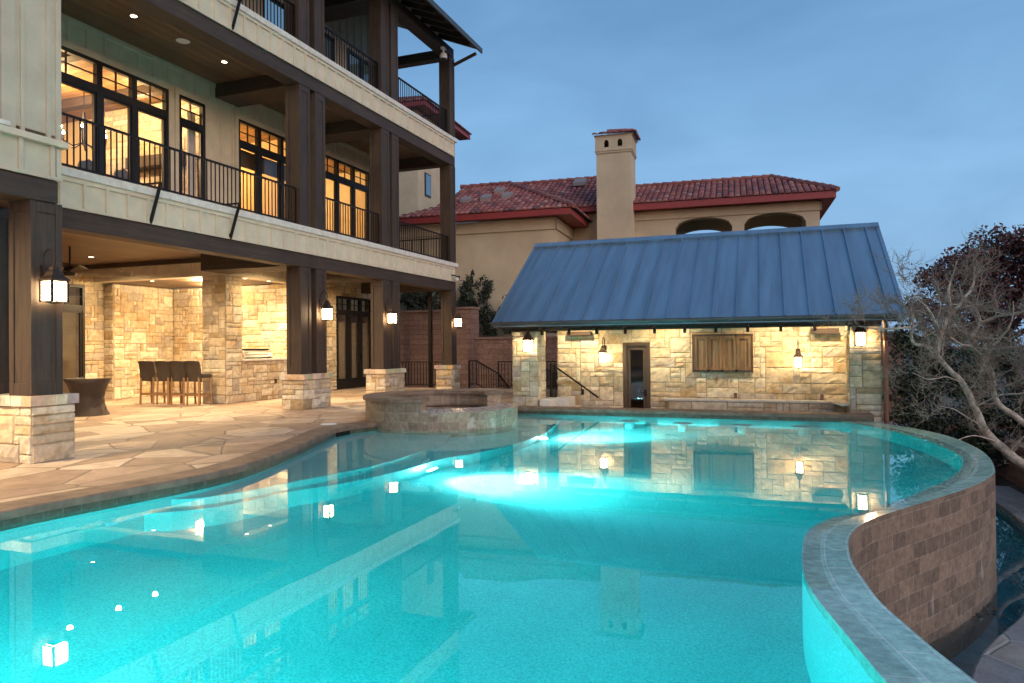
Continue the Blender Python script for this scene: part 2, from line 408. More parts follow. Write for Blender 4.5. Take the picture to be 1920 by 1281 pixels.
# ================================================================== POOL LAYOUT
ZW=-.125; FL=-1.55; YC=15.54
SC=Vector((-6.45,13.05,0)); SR=1.52
outer=resample([(1.60,15.75),(1.782,15.27),(2.196,14.478),(2.5,13.465),(2.588,12.139),(2.516,11.074),(2.332,10.034),(2.205,9.623),(1.988,9.113),(1.671,8.525),(1.34,7.983),(1.045,7.52),(.826,7.158),(.67,6.878),(.536,6.528),(.458,6.173),(.43,5.81),(.43,5.469),(.464,5.123),(.512,4.732),(.601,4.379),(.679,4.095),(.788,3.755),(.98,3.1),(1.2,2.3),(1.5,1.0)],.06)
rimw=.43
inner=resample([(1.05,15.50),(1.30,15.05),(1.602,14.478),(2.007,13.246),(2.182,12.13),(2.215,11.325),(2.13,10.683),(1.95,9.951),(1.632,9.095),(1.252,8.302),(1.0,7.83),(.74,7.4),(.56,7.13),(.382,6.9),(.24,6.6),(.152,6.273),(.11,5.773),(.104,5.232),(.139,4.849),(.212,4.491),(.314,4.055),(.42,3.623),(.6,3.0),(.8,2.3),(1.05,1.0)],.06)
left=resample([(-6.05,.95),(-6.35,2.0),(-6.42,3.2),(-6.38,4.3),(-6.33,4.78),(-6.2,5.5),(-6.08,6.42),(-6.18,7.26),(-6.62,8.7),(-7.02,9.8),(-7.30,10.6),(-7.27,11.25),(-7.12,11.8),(-7.0,12.2)],.08)
def ang(p): return math.atan2(p.y-SC.y,p.x-SC.x)
RW=SR-.12
# left edge trimmed where it enters the spa
ltrim=[p for p in left if (p-SC).length>RW]; aL=ang(ltrim[-1])
far0=[Vector((-5.95,YC,0)),Vector((-6.12,15.2,0)),Vector((-6.2,14.6,0))]; aR=ang(SC+Vector((.2,1.4,0)))
arc=[SC+Vector((math.cos(t),math.sin(t),0))*RW for t in np.linspace(aL,aR,40)]
near=[Vector((1.05,.95,0))]
def pool_outline(inn): return ltrim+arc+far0[::-1]+[Vector((1.05,YC,0))]+inn
outl=pool_outline([p for p in inner if p.y<15.45])
# ------------------------------------------------------------------ ground and paving
g=MB(); S=900
g.add([(-S,-S,-2.3),(S,-S,-2.3),(S,S,-2.3),(-S,S,-2.3)],[(0,1,2,3)]); tag(g.build('ground',M['soil']),kind='structure')
def bank(x,y): return -1.55+.55*max(0,min(1,(x-3.9)/2.5))+.10*mnoise.noise(Vector((x*.7,y*.7,0)))
g=MB(); g.box(-24,3.4,22.62,25.2,-2.2,-1.0); tag(g.build('lower_yard',M['flag2']),kind='structure')
g=MB(); g.box(-60,3.5,25.28,75,-2.25,1.5); tag(g.build('upper_terrace',M['soil']),kind='structure')
# patio: one sheet with the pool cut out; a rim below it closes the far edge
dk=MB(); e2=[p for p in offset_line(ltrim,-.30)]
dpoly=[Vector((-30,-7,0)),Vector((-6.0,-7,0)),Vector((-6.0,.6,0))]+e2[1:]+[SC+Vector((math.cos(t),math.sin(t),0))*(SR-.06) for t in np.linspace(aL-.12,aL-(2*math.pi-(aR-aL))+.12,40)][0:]
dpoly+=[Vector((-5.95,YC+.28,0)),Vector((-5.32,YC+.28,0)),Vector((-5.32,16.2,0)),Vector((-5.32,22.6,0)),Vector((-30,22.6,0))]
dk.add(dpoly,[tuple(range(len(dpoly)))]); dk.box(-30,-5.32,22.5,22.6,-2.2,-.004)
dk.add([(-5.32,16.2,-.9),(-5.32,16.2,0),(-5.32,22.6,0),(-5.32,22.6,-.9)],[(0,1,2,3)])
tag(dk.build('patio',M['flag']),kind='structure')
nd=MB(); nd.box(-6.0,2.5,-7,.62,-2.2,-.002); tag(nd.build('pool_deck',M['flag']),kind='structure')

# ------------------------------------------------------------------ swimming pool
pool=thing('swimming_pool','curved turquoise lit swimming pool with stone coping and an overflowing tiled edge','swimming pool',(-2,9,0))
b=MB(); P2=[(p.x,p.y) for p in outl]
b.add([(x,y,FL) for x,y in P2],[tuple(range(len(P2)))])
wall_line=[p for p in pool_outline([])]; nearl=[Vector((1.05,.95,0)),Vector((-6.05,.95,0))]
for A in (ltrim,far0[::-1]+[Vector((1.3,YC,0))],nearl): ribbon(b,atz(A,FL),atz(A,-.30))
ribbon(b,atz(arc,FL),atz(arc,-.45))
inn=[p for p in inner]
ribbon(b,atz(inn,FL),atz(inn,-.30))
b.build('basin',M['plaster'],pool)
for A in (ltrim,far0[::-1]+[Vector((1.62,YC,0))],nearl):
    t=MB(); ribbon(t,atz(A,-.30),atz(A,-.02),v0=.02,v1=.30); t.build('waterline_tile',M['waterline'],pool)
t=MB(); ribbon(t,atz(inn,-.30),atz(inn,-.129)); 
# rim between inner and outer line, seen through the thin overflowing film
def match(A,B):
    sb=arclen(B); out=[]; sa=arclen(A)
    for s in sa:
        q=s/sa[-1]*sb[-1]; k=min(range(len(sb)),key=lambda i:abs(sb[i]-q)); out.append(B[k])
    return out
K=180
def even(A,k):
    s=arclen(A); out=[]; j=0
    for i in range(k):
        q=s[-1]*i/(k-1)
        while j<len(s)-2 and s[j+1]<q: j+=1
        f=(q-s[j])/max(1e-9,s[j+1]-s[j]); out.append(A[j].lerp(A[j+1],min(1,max(0,f))))
    return out
IN=even(inn,K); OU=even(outer,K); SA=arclen(OU)
ribbon(t,atz(IN,-.129),atz(OU,-.1185),SA,v0=0,v1=.46); t.build('overflow_rim',M['rim'],pool)
w=MB(); ribbon(w,atz(OU,-2.3),atz(OU,-.1185),SA,v0=0,v1=2.18,flip=True); w.build('infinity_wall',M['poolwall'],pool)
# coping stones
def coping(mb,line,width,z0,z1,over=.03,side=-1):
    A=offset_line(line,over*-side); B=offset_line(line,width*side); n=len(line)
    for i in range(n-1):
        r=rnd.random; c=(1,1,1)
    q=lambda L,z,j:[Vector((p.x,p.y,z+j*mnoise.noise(Vector((p.x*3,p.y*3,z)))*.006)) for p in L]
    F=[]
    for i,p in enumerate(A):
        k=.012*mnoise.noise(Vector((p.x*4,p.y*4,1)))+.008*mnoise.noise(Vector((p.x*11,p.y*11,1))); d=(B[i]-p).normalized(); F.append(p-d*k)
    T0=q(F,z1-.012,1); Ti=[Vector((p.x+(B[i]-p).normalized().x*.02,p.y+(B[i]-p).normalized().y*.02,z1)) for i,p in enumerate(F)]
    ribbon(mb,q(A,z0,0),T0); ribbon(mb,T0,Ti); ribbon(mb,Ti,atz(B,z1)); ribbon(mb,atz(B,z0),q(A,z0,0)); ribbon(mb,atz(B,z1),atz(B,z0))
c=MB(); coping(c,even(ltrim,150),.36,-.065,.012); c.build('coping',M['cap'],pool)
c=MB(); coping(c,even(far0[::-1]+[Vector((-3,YC,0)),Vector((0,YC,0)),Vector((1.62,YC,0))],120),.42,-.065,.014); c.build('coping',M['cap'],pool)
c=MB(); coping(c,even(nearl,60),.36,-.065,.012); c.build('coping',M['cap'],pool)
# wall carrying the swim-up counter, towards the sunken bar
c=MB(); c.box(-5.3,1.6,YC+.06,YC+.36,-1.4,-.068); c.build('bar_wall',M['stucco'],pool)
# tanning shelf and its step
c=MB(); s1=[(-6.25,5.85),(-5.95,6.0),(-5.75,6.3),(-5.62,6.65),(-5.53,7.05),(-5.35,7.65),(-5.19,8.41),(-5.16,9.55),(-5.3,10.7),(-5.62,11.7)]
L0=[(p.x-.02,p.y) for p in ltrim if p.y>5.85]
c.prism([(p.x,p.y) for p in resample(s1,.15)]+[(-6.5,12.0)]+L0[::-1],FL-.05,-.47); c.build('shelf',M['plaster'],pool)
s2=[(-6.28,5.55),(-5.95,5.72),(-5.68,6.05),(-5.52,6.45),(-5.43,6.92),(-5.08,7.6),(-4.83,8.63),(-4.73,9.57),(-4.44,10.29),(-4.24,11.32),(-4.2,12.6),(-4.35,13.8),(-4.6,15.0),(-4.7,YC)]
c=MB(); c.prism([(p.x,p.y) for p in resample(s2,.15)]+[(-6.1,YC)]+[(-6.4,13)]+L0[::-1],FL-.06,-.82); c.build('step',M['plaster'],pool)
for (x,y) in ((-3.01,14.79),(-1.91,14.68),(-.76,14.65),(.32,14.67)):
    c=MB(); c.lathe((x,y,0),[(.001,-.36),(.17,-.36),(.205,-.375),(.21,-.41),(.19,-.44),(.10,-.50),(.095,FL)],24); c.build('underwater_seat',M['plaster'],pool,smooth=True)
def pool_lamp(x,y,z,d,watts,size=70,blend=.6,disc=True):
    d=Vector(d).normalized()
    m=MB(); p=Vector((x,y,z))
    if disc: m.tube([p,p+d*.03],[.12,.11],20); m.build('pool_light',M['poollamp'],pool)
    l=bpy.data.lights.new('underwater_lamp','SPOT'); l.energy=watts; l.color=(1,.96,.92); l.spot_size=R(size); l.spot_blend=blend; l.shadow_soft_size=.08
    o=bpy.data.objects.new('underwater_lamp',l); o.location=p+d*.08; o.rotation_euler=d.to_track_quat('-Z','Y').to_euler(); COL.objects.link(o)
pool_lamp(-4.60,8.95,-1.02,(1,-.05,-.32),300,120,1.0); pool_lamp(-4.60,8.95,-1.02,(1,-.06,-.62),3800,75,1.0,False)
pool_lamp(-4.08,12.3,-1.0,(.75,1,-.32),200,120,1.0); pool_lamp(-4.08,12.3,-1.0,(.75,1,-.62),2200,75,1.0,False)
def fill_lamp(x,y,z,d,watts,size=150):  # unseen fill lamp with its disc, added to light the pool floor evenly
    m=MB(); d=Vector(d).normalized(); p=Vector((x,y,z)); m.tube([p,p+d*.03],[.12,.11],20); m.build('pool_light',M['poollamp'],pool)
    l=bpy.data.lights.new('underwater_lamp','SPOT'); l.energy=watts; l.color=(.25,1,.98); l.spot_size=R(size); l.spot_blend=1.0; l.shadow_soft_size=.12; l.use_nodes=True
    nt=l.node_tree; e=nt.nodes.get('Emission'); f=nt.nodes.new('ShaderNodeLightFalloff'); f.inputs['Strength'].default_value=1.0; nt.links.new(f.outputs['Linear'],e.inputs['Strength'])
    o=bpy.data.objects.new('underwater_lamp',l); o.location=p+d*.08; o.rotation_euler=d.to_track_quat('-Z','Y').to_euler(); COL.objects.link(o)
for x_,e_ in ((-5.3,110),(-4.0,130),(-2.7,130),(-1.5,60)): fill_lamp(x_,1.02,-.55,(.06,1,-.04),e_)  # added row out of view on the near wall, tinted to keep the floor turquoise
# pool water: top just over the rim, sides hidden in the walls
wo=[p for p in offset_line(ltrim,-.05)]+[SC+Vector((math.cos(t),math.sin(t),0))*(RW-.05) for t in np.linspace(aL,aR,40)]+[Vector((-6.15,15.2,0)),Vector((-6.0,YC+.05,0)),Vector((1.45,YC+.05,0))]
wo+= [p for p in offset_line(OU,.006) if p.y<15.5 and p.y>1.02]+[Vector((1.4,.9,0)),Vector((-6.05,.9,0))]
wm=MB(); wm.prism([(p.x,p.y) for p in wo],FL-.1,ZW); tag(wm.build('water',M['water']),kind='structure')
# lower catch trough
basin_out=resample([(1.15,5.0),(1.30,6.2),(1.49,7.1),(1.76,7.77),(2.09,8.4),(2.25,8.7),(2.75,9.9),(3.15,11.4),(3.45,13.0),(3.5,14.6),(3.45,16.5)],.12)
basin_out=resample([(1.6,1.0),(1.25,3.0)],.12)[:-1]+basin_out
tr=MB(); ribbon(tr,atz(basin_out,-2.25),atz(basin_out,-1.42)); 
fo=[(p.x,p.y) for p in basin_out]; tr.add([(x,y,-2.24) for x,y in fo]+[(-.3,16.5,-2.24),(-.3,1.0,-2.24)],[tuple(range(len(fo)+2))])
trough=thing('overflow_trough','dark water trough below the tiled infinity edge with a flagstone border','trough',(2.5,10,-1.4))
M['troughplaster']=plain('dark_teal_plaster',(.26,.52,.55),.8,0,.3,3,.2)
tr.build('basin',M['troughplaster'],trough)
c=MB(); coping(c,even(basin_out,140),.62,-1.52,-1.40,.03,1); c.build('border_stone',M['flag2'],trough)
wb=MB(); wb.prism([(p.x,p.y) for p in offset_line(basin_out,.04)]+[(p.x,p.y) for p in offset_line(OU,.1) if p.y<16],-2.3,-1.485)
tag(wb.build('water',M['basinwater']),kind='structure')
bl=offset_line(even(basin_out,60),.56); bl=[Vector((bl[0].x+.2,-6,0))]+bl+[Vector((bl[-1].x,19,0)),Vector((bl[-1].x,28,0))]
nk=36; g=MB(); vs=[(p.x+k*.45,p.y,bank(p.x+k*.45,p.y)+(0 if k else -.03)) for p in bl for k in range(nk)]
g.add(vs,[(j*nk+i,j*nk+i+1,(j+1)*nk+i+1,(j+1)*nk+i) for j in range(len(bl)-1) for i in range(nk-1)])
tag(g.build('garden_soil',M['soil'],smooth=True),kind='structure')
# floating leaves
LC=[(.05,.025,.012),(.03,.02,.012),(.07,.03,.012)]
def leaf_shape(mb,p,s,a,tilt,col):
    pts=[(0,-.5),(.12,-.2),(.34,-.22),(.2,.02),(.3,.26),(.1,.2),(0,.52),(-.1,.2),(-.3,.26),(-.2,.02),(-.34,-.22),(-.12,-.2)]
    mb.add([(p[0]+s*(x*math.cos(a)-y*math.sin(a)),p[1]+s*(x*math.sin(a)+y*math.cos(a)),p[2]+s*.08*math.sin(3*x+tilt)) for x,y in pts],[tuple(range(12))],col)
place=['beside the border stone','near the tiled wall','in the middle of the floating cluster','at the tip of the cluster','nearest the camera in the trough','alone farther up the trough']
for i in range(16):
    x=2.02+rnd.gauss(0,.10); y=9.0+rnd.gauss(0,.22)
    if i>12: x=2.45+.1*i-1.2; y=10.2+.4*(i-13)
    m=MB(); leaf_shape(m,(x,y,-1.478),.06+.04*rnd.random(),rnd.random()*6,rnd.random()*3,rnd.choice(LC))
    tag(m.build('fallen_leaf',M['leaf']),'dark brown fallen leaf floating on the trough water below the infinity edge','leaf','fallen leaves floating on the trough')

# ------------------------------------------------------------------ spa
spa=thing('spa','raised round tiled spa with a stone-capped rim and a pale overflow lip beside the pool','spa',SC)
def ringpts(r,a0,a1,k,z): return [Vector((SC.x+r*math.cos(t),SC.y+r*math.sin(t),z)) for t in np.linspace(a0,a1,k)]
aS=R(-79); aE=R(61); hi=.40
w=MB()
A=ringpts(SR,0,2*math.pi,97,-1.5); B=ringpts(SR,0,2*math.pi,97,.225); ribbon(w,A,B,v0=0,v1=1.725)
A=ringpts(SR,aE,aS+2*math.pi,70,.225); B=ringpts(SR,aE,aS+2*math.pi,70,hi); ribbon(w,A,B,arclen(A),v0=1.725,v1=1.9)
A=ringpts(SR-.36,aE,aS+2*math.pi,70,hi); B=ringpts(SR-.36,aE,aS+2*math.pi,70,.0); ribbon(w,A,B,v0=0,v1=.4)
for a in (aS,aE):
    d=Vector((math.cos(a),math.sin(a),0)); p=SC+d*(SR-.36); q=SC+d*SR
    w.add([(p.x,p.y,.1),(q.x,q.y,.1),(q.x,q.y,hi),(p.x,p.y,hi)],[(0,1,2,3)],None,[[(0,0),(.36,0),(.36,.3),(0,.3)]])
w.build('wall',M['spatile'],spa)
w=MB(); A=ringpts(SR+.012,aS,aE,50,.222); B=ringpts(SR-.40,aS,aE,50,.262); ribbon(w,A,B,arclen(A),v0=0,v1=.41)
A2=ringpts(SR+.012,aS,aE,50,.212); ribbon(w,A2,A,v0=0,v1=.01); C2=ringpts(SR-.40,aS,aE,50,-.5); ribbon(w,B,C2,v0=0,v1=.7)
w.build('spillway',M['spill'],spa)
w=MB(); A=resample(ringpts(SR,aE-.03,aS+2*math.pi+.03,60,0),.06); coping(w,A,.46,hi-.005,.468,.045,-1)
for L,s in ((A[0],1),(A[-1],-1)):
    d=(L-SC).normalized(); p=SC+d*(SR+.045); q=SC+d*(SR-.46); w.add([(p.x,p.y,hi-.005),(q.x,q.y,hi-.005),(q.x,q.y,.468),(p.x,p.y,.468)],[(0,1,2,3)])
w.build('coping',M['cap'],spa)
w=MB(); w.add(ringpts(SR-.3,0,2*math.pi*.99,50,-.55),[tuple(range(50))]); w.lathe(SC,[(.85,-.55),(.85,-.25),(SR-.3,-.25)],40); w.build('seat',M['troughplaster'],spa)
ws=MB(); ws.lathe(SC,[(.001,.258),(SR-.38,.258)],60); ws.lathe(SC,[(SR-.38,.258),(SR-.33,.2),(SR-.33,-.6),(.001,-.6)],60); tag(ws.build('water',M['spawater']),kind='structure')
# deck fittings
m=MB(); m.lathe((-7.86,11.2,0),[(.001,.016),(.13,.016),(.15,.004)],28); tag(m.build('skimmer_lid',M['white']),'round white skimmer lid set in the paving near the spa','lid')
m=MB(); m.box(-7.47,-7.28,10.62,11.02,-.22,-.066); m.build('skimmer_mouth',M['iron'],pool)
#PART3
# ================================================================== MAIN HOUSE
XF=-10.37; XW=-12.95; YE=22.18; Y0=6.6
house=thing('main_house','three storey house of cream siding, dark timber posts and limestone with two long balconies','house',(-14,14,0))
def hb(name,mat,boxes,bevel=0,parent=house,**k):
    m=MB()
    for bx in boxes: m.box(*bx)
    return m.build(name,mat,parent,bevel=bevel,**k)
def battens_x(mb,x,y0,y1,z0,z1,phase,w=.055,d=.034,step=.405):
    y=y0+((phase-y0)%step)
    while y<y1-.02:
        mb.box(x-.004,x+d,y-w/2,y+w/2,z0,z1); y+=step
# --- balcony bands, ledges, beams (two storeys)
for f,(zb,zt,zl) in enumerate(((3.62,4.10,4.235),(7.85,8.34,8.47))):
    ys=Y0 if f==0 else 2.0
    m=MB(); m.box(XF-.14,XF,ys,21.98,zb,zt); battens_x(m,XF,ys,21.98,zb+.03,zt-.05,11.91)
    m.box(XF,XF+.024,ys,21.981,zb-.012,zb+.028); m.box(XF-.001,XF+.03,ys,21.982,zt-.07,zt-.001); m.box(XF-.13,XF+.022,21.93,22.0,zb,zt)
    m.box(-13,XF-.14,21.88,21.978,zb,zt)
    m.build('balcony_band',M['batten'],house)
    m=MB(); y=ys; 
    while y<22.16:
        L=min(1.15,22.17-y); m.box(XF-.42,XF+.065,y+.002,y+L-.002,zt+.001,zl); y+=L
    m.build('ledge',M['ledge'],house,bevel=.012)
    hb('beam',M['beam'],[(XF-.40,XF-.018,ys,22.12,zb-.32,zb-.004)],.01)
    hb('balcony_floor',M['ledge'],[(-18.4 if f==0 else XW,XF-.15,ys,21.9,zt-.13,zt)])
# plank ceilings
hb('patio_ceiling',M['ceiling'],[(-18.4,XF-.41,Y0-3,21.9,3.78,3.95)])
hb('balcony_ceiling',M['ceiling'],[(XW-.3,XF-.41,2.0,21.9,7.90,8.2)])
# cross beams at the posts
for (ya,yb) in ((13.80,14.70),(17.42,18.33)):
    hb('cross_beam',M['beamx'],[(-13.38,XF-.39,ya,yb,3.33,3.777)],.01)
    hb('cross_beam',M['beamx'],[(XW+.002,XF-.39,ya+.05,yb-.05,7.56,7.898)],.01)
for z in (3.32,7.54): hb('cross_beam',M['beamx'],[(-13.9,XF-.39,21.76,22.1,z,z+.44)],.01)
# --- posts and piers on the main facade
PY=[(13.76,14.16),(14.36,14.76),(17.40,17.81),(17.95,18.34),(21.80,22.18)]
for (ya,yb) in PY:
    for (za,zb) in ((.805,3.30),(4.236,7.53),(8.471,11.22)):
        m=MB(); post(m,-10.80,-10.40,ya,yb,za,zb); m.build('post',M['post'],house,bevel=.004)
for k,(ya,yb,xa) in enumerate(((13.76,14.80,-10.92),(17.38,18.44,-10.94),(21.66,22.25,-10.92))):
    m=MB(); pier(m,xa,-10.34,ya,yb,-.01,.81,100+k*11); m.build('stone_pier',M['stone'],house)
# --- projecting bay at the near end
m=MB(); XB=-8.735
m.box(XB-.14,XB,-4,6.62,3.60,4.06); battens_x(m,XB,-4,6.6,3.6,4.05,6.50)
m.box(XB-.14,XB,5.88,6.62,4.16,9.5)
m.box(XB-3.4,XB-.14,6.5,6.62,3.6,9.5)
m.box(XB-.004,XB+.022,6.555,6.628,4.10,9.5); m.box(XB-.004,XB+.022,6.43,6.49,4.10,9.5); m.box(XB-.004,XB+.03,5.86,6.03,4.10,9.5); m.box(XB-.004,XB+.022,6.10,6.15,4.10,9.5)
m.box(XB,XB+.024,-4,6.626,3.585,3.63); m.box(XB-.14,XB,-4,5.88,7.4,9.5)
m.box(XB-.004,XB+.022,6.56,6.626,3.63,4.0)
m.build('bay_wall',M['bay'],house)
hb('bay_ledge',M['batten'],[(XB-.1,XB+.075,-4,6.69,4.015,4.10)],.01)
hb('window_sill',M['ledge'],[(XB-.12,XB+.085,-4,5.93,4.102,4.16)],.006)
hb('bay_beam',M['beam'],[(XB-.42,XB-.012,-4,6.605,3.30,3.584)],.01)
hb('bay_beam',M['beamx'],[(-10.3,XB-.43,6.1,6.55,3.30,3.70)],.01)
hb('bay_ceiling',M['ceiling'],[(-18.4,XB-.43,-4,6.1,3.66,3.78)])
wf=hb('window',M['bronze'],[(XB-.12,XB-.05,5.78,5.87,4.16,7.4),(XB-.12,XB-.05,3.0,5.78,4.16,4.3),(XB-.12,XB-.05,3.0,5.78,5.05,5.12)],0)
m=MB(); m.add([(XB-.09,3.0,4.3),(XB-.09,5.78,4.3),(XB-.09,5.78,7.4),(XB-.09,3.0,7.4)],[(0,1,2,3)]); m.build('pane',M['glassdark'],wf)
m=MB(); post(m,-9.18,-8.775,6.26,6.68,.835,3.30); m.build('post',M['post'],house,bevel=.004)
m=MB(); post(m,-10.15,-9.66,6.26,6.68,.835,3.30); m.build('post',M['post'],house,bevel=.004)
m=MB(); pier(m,-9.36,-8.735,6.235,6.79,-.01,.84,301); m.build('stone_pier',M['stone'],house)
m=MB(); pier(m,-10.30,-9.58,6.235,6.79,-.01,.84,311); m.build('stone_pier',M['stone'],house)
# --- upper walls with window openings
def window_x(x,ya,yb,za,zb,cols,ztr,glass='glass',parent=house,name='window',dz=.10,door=False):
    """dark framed unit facing +X; cols = list of mullion centres; ztr=(bottom,top) of the transom bar"""
    m=MB(); f=.075; X0,X1=x-.10,x+.012
    m.box(X0,X1,ya,ya+f,za,zb); m.box(X0,X1,yb-f,yb,za,zb); m.box(X0+.001,X1-.001,ya+f,yb-f,zb-f,zb); m.box(X0+.001,X1-.001,ya+f,yb-f,za,za+dz)
    edges=[ya+f]; 
    for c in cols: m.box(X0+.002,X1-.002,c-.065,c+.065,za+.002,zb-.002); edges+=[c-.065,c+.065]
    edges.append(yb-f)
    if ztr: m.box(X0+.003,X1-.003,ya+f,yb-f,ztr[0],ztr[1])
    p=MB()
    for a,b in zip(edges[::2],edges[1::2]):
        if ztr:
            mid=(a+b)/2; zm=(ztr[1]+zb-f)/2
            m.box(x-.062,x-.028,mid-.012,mid+.012,ztr[1],zb-f); m.box(x-.061,x-.029,a,b,zm-.012,zm+.012)
            p.add([(x-.045,a,ztr[1]),(x-.045,b,ztr[1]),(x-.045,b,zb-f),(x-.045,a,zb-f)],[(0,1,2,3)])
            s=.05; zt=ztr[0]
            for q in ((a,a+s,za+dz,zt),(b-s,b,za+dz,zt)): m.box(x-.075,x-.012,*q)
            m.box(x-.074,x-.013,a+s,b-s,zt-s,zt); m.box(x-.074,x-.013,a+s,b-s,za+dz,za+dz+.09)
            p.add([(x-.046,a+s,za+dz),(x-.046,b-s,za+dz),(x-.046,b-s,zt-s),(x-.046,a+s,zt-s)],[(0,1,2,3)])
        else: p.add([(x-.045,a,za+dz),(x-.045,b,za+dz),(x-.045,b,zb-f),(x-.045,a,zb-f)],[(0,1,2,3)])
    w=m.build(name,M['bronze'],parent); p.build('pane',M[glass],w); return w
W2=[(8.55,12.42,4.24,7.28),(12.71,13.52,4.24,7.28),(14.63,17.25,4.24,7.28),(18.05,20.82,4.24,7.28)]
m=MB()
for (a,b,z0,z1) in holes(Y0-.1,21.9,4.1,7.95,W2): m.box(XW-.16,XW,a,b,z0,z1)
for (a,b,z0,z1) in W2:                       # flat casing boards round each opening
    m.box(XW,XW+.03,a-.11,a,4.24,z1+.13); m.box(XW,XW+.03,b,b+.11,4.24,z1+.13); m.box(XW+.001,XW+.031,a,b,z1,z1+.13)
y=6.75
while y<21.8:
    segs=[(4.24,7.86)]
    for (a,b,z0,z1) in W2:
        if a-.13<y<b+.13: segs=[(z1+.13,7.86)]
    for z0,z1 in segs: m.box(XW-.004,XW+.034,y-.028,y+.028,z0,z1)
    y+=.405
m.box(XW,XW+.028,6.6,21.88,7.80,7.898)
m.build('upper_wall',M['batten'],house)
window_x(XW,8.55,12.42,4.24,7.28,[9.28,10.675,11.515],(6.62,6.78))
window_x(XW,12.71,13.52,4.24,7.28,[],(6.62,6.76))
window_x(XW,14.63,17.25,4.24,7.28,[15.44,16.35],(6.62,6.76))
window_x(XW,18.05,20.82,4.24,7.28,[19.01,19.91],(6.64,6.79))
# end wall of the upper storeys and the third storey
W3=[(15.6,18.9,8.5,11.0),(19.6,21.3,8.5,11.0)]
m=MB()
for (a,b,z0,z1) in holes(2,21.9,8.2,13.0,W3): m.box(XW-.16,XW,a,b,z0,z1)
y=2.2
while y<21.8:
    z0=8.5
    for (a,b,_,z1) in W3:
        if a-.05<y<b+.05: z0=z1+.1
    m.box(XW-.004,XW+.022,y-.025,y+.025,z0,12.9); y+=.405
m.build('top_storey_wall',M['batten'],house)
for (a,b,z0,z1) in W3: window_x(XW,a,b,z0,z1,[(a+b)/2],None,'glassdark')
hb('end_wall',M['batten'],[(-24,XW-.16,21.74,21.9,3.78,13.0)])
# --- interior rooms behind the lit windows
rm=MB(); xb=-19.0
rm.box(xb-.1,xb,6.5,21.74,4.1,7.9); rm.box(xb,XW-.17,6.4,6.5,4.1,7.9)
rm.box(xb,XW-.17,14.05,14.15,4.1,7.9); rm.box(xb,XW-.17,17.5,17.6,4.1,7.9)
rm.build('interior_wall',M['interior'],house)
hb('interior_floor',M['ceiling'],[(xb,XW-.17,6.5,21.74,4.1,4.22)])
M['roomceil']=wood('warm_wood_ceiling',(.30,.17,.075),'x',.55,.16,'y')
hb('interior_ceiling',M['roomceil'],[(xb,XW-.17,6.5,21.74,7.62,7.9)])
m=MB()
for y in (8.4,10.6,12.8): m.box(xb,XW-.3,y-.12,y+.12,7.40,7.618)
m.build('ceiling_beam',M['beamx'],house)
m=MB(); m.box(-16.45,XW-.2,13.72,14.04,4.22,7.6,(.5,.4,.3)); ashlar(m,(-16.45,13.72,4.22),(1,0,0),(0,-1,0),3.25,3.38,77,.14); m.build('chimney_breast',M['fireplace'],house)
hb('mantel_shelf',M['beamx'],[(-15.35,-13.5,13.36,13.68,5.92,6.20)],.015)
M['curtain']=plain('pale_curtain',(.62,.55,.44),.9,0,.08,6,.1)
for (a,b) in ((13.28,13.5),(12.72,12.84),(14.66,14.74),(17.0,17.2)):    # curtains inside the windows
    m=MB(); y=a
    while y<b: m.tube([(XW-.28,y,4.25),(XW-.28,y,7.1)],.035,6); y+=.06
    m.build('curtain',M['curtain'],house)
M['blind']=plain('brown_blind',(.14,.10,.06),.8,0,.15,9,.1)
hb('roller_blind',M['blind'],[(XW-.30,XW-.27,14.68,17.2,6.18,6.62)])
def area_lamp(x,y,z,w,energy,col=(1,.67,.33)):
    l=bpy.data.lights.new('room_light','POINT'); l.energy=energy; l.color=col; l.shadow_soft_size=.25
    o=bpy.data.objects.new('room_light',l); o.location=(x,y,z); COL.objects.link(o)
area_lamp(-15.6,11.5,6.9,1,480); area_lamp(-14.2,12.7,7.2,1,130); area_lamp(-15.5,15.8,6.9,1,300,(1,.60,.22)); area_lamp(-15.5,19.5,6.9,1,300,(1,.60,.22)); area_lamp(-16,8.2,6.9,1,240)
# chandelier seen through the big window
ch=thing('chandelier','wrought iron chandelier with candle bulbs behind the large balcony window','chandelier',(-15.2,12.12,6.35))
m=MB(); m.tube([(-15.2,12.12,7.6),(-15.2,12.12,6.95)],.012,6); m.tube([(-15.2,12.12,6.95),(-15.2,12.12,6.2)],[.03,.045],8)
bb=MB()
for k in range(6):
    a=k*math.pi/3+.3; c,s=math.cos(a),math.sin(a)
    m.tube([(-15.2,12.12,6.25),(-15.2+.25*c,12.12+.25*s,6.12),(-15.2+.48*c,12.12+.48*s,6.22),(-15.2+.50*c,12.12+.50*s,6.38)],.014,6)
    m.tube([(-15.2+.5*c,12.12+.5*s,6.38),(-15.2+.5*c,12.12+.5*s,6.46)],.02,8)
    bb.lathe((-15.2+.5*c,12.12+.5*s,6.46),[(.001,0),(.028,.02),(.026,.05),(.001,.10)],8)
m.build('frame',M['iron'],ch); bb.build('bulb',M['bulb'],ch)
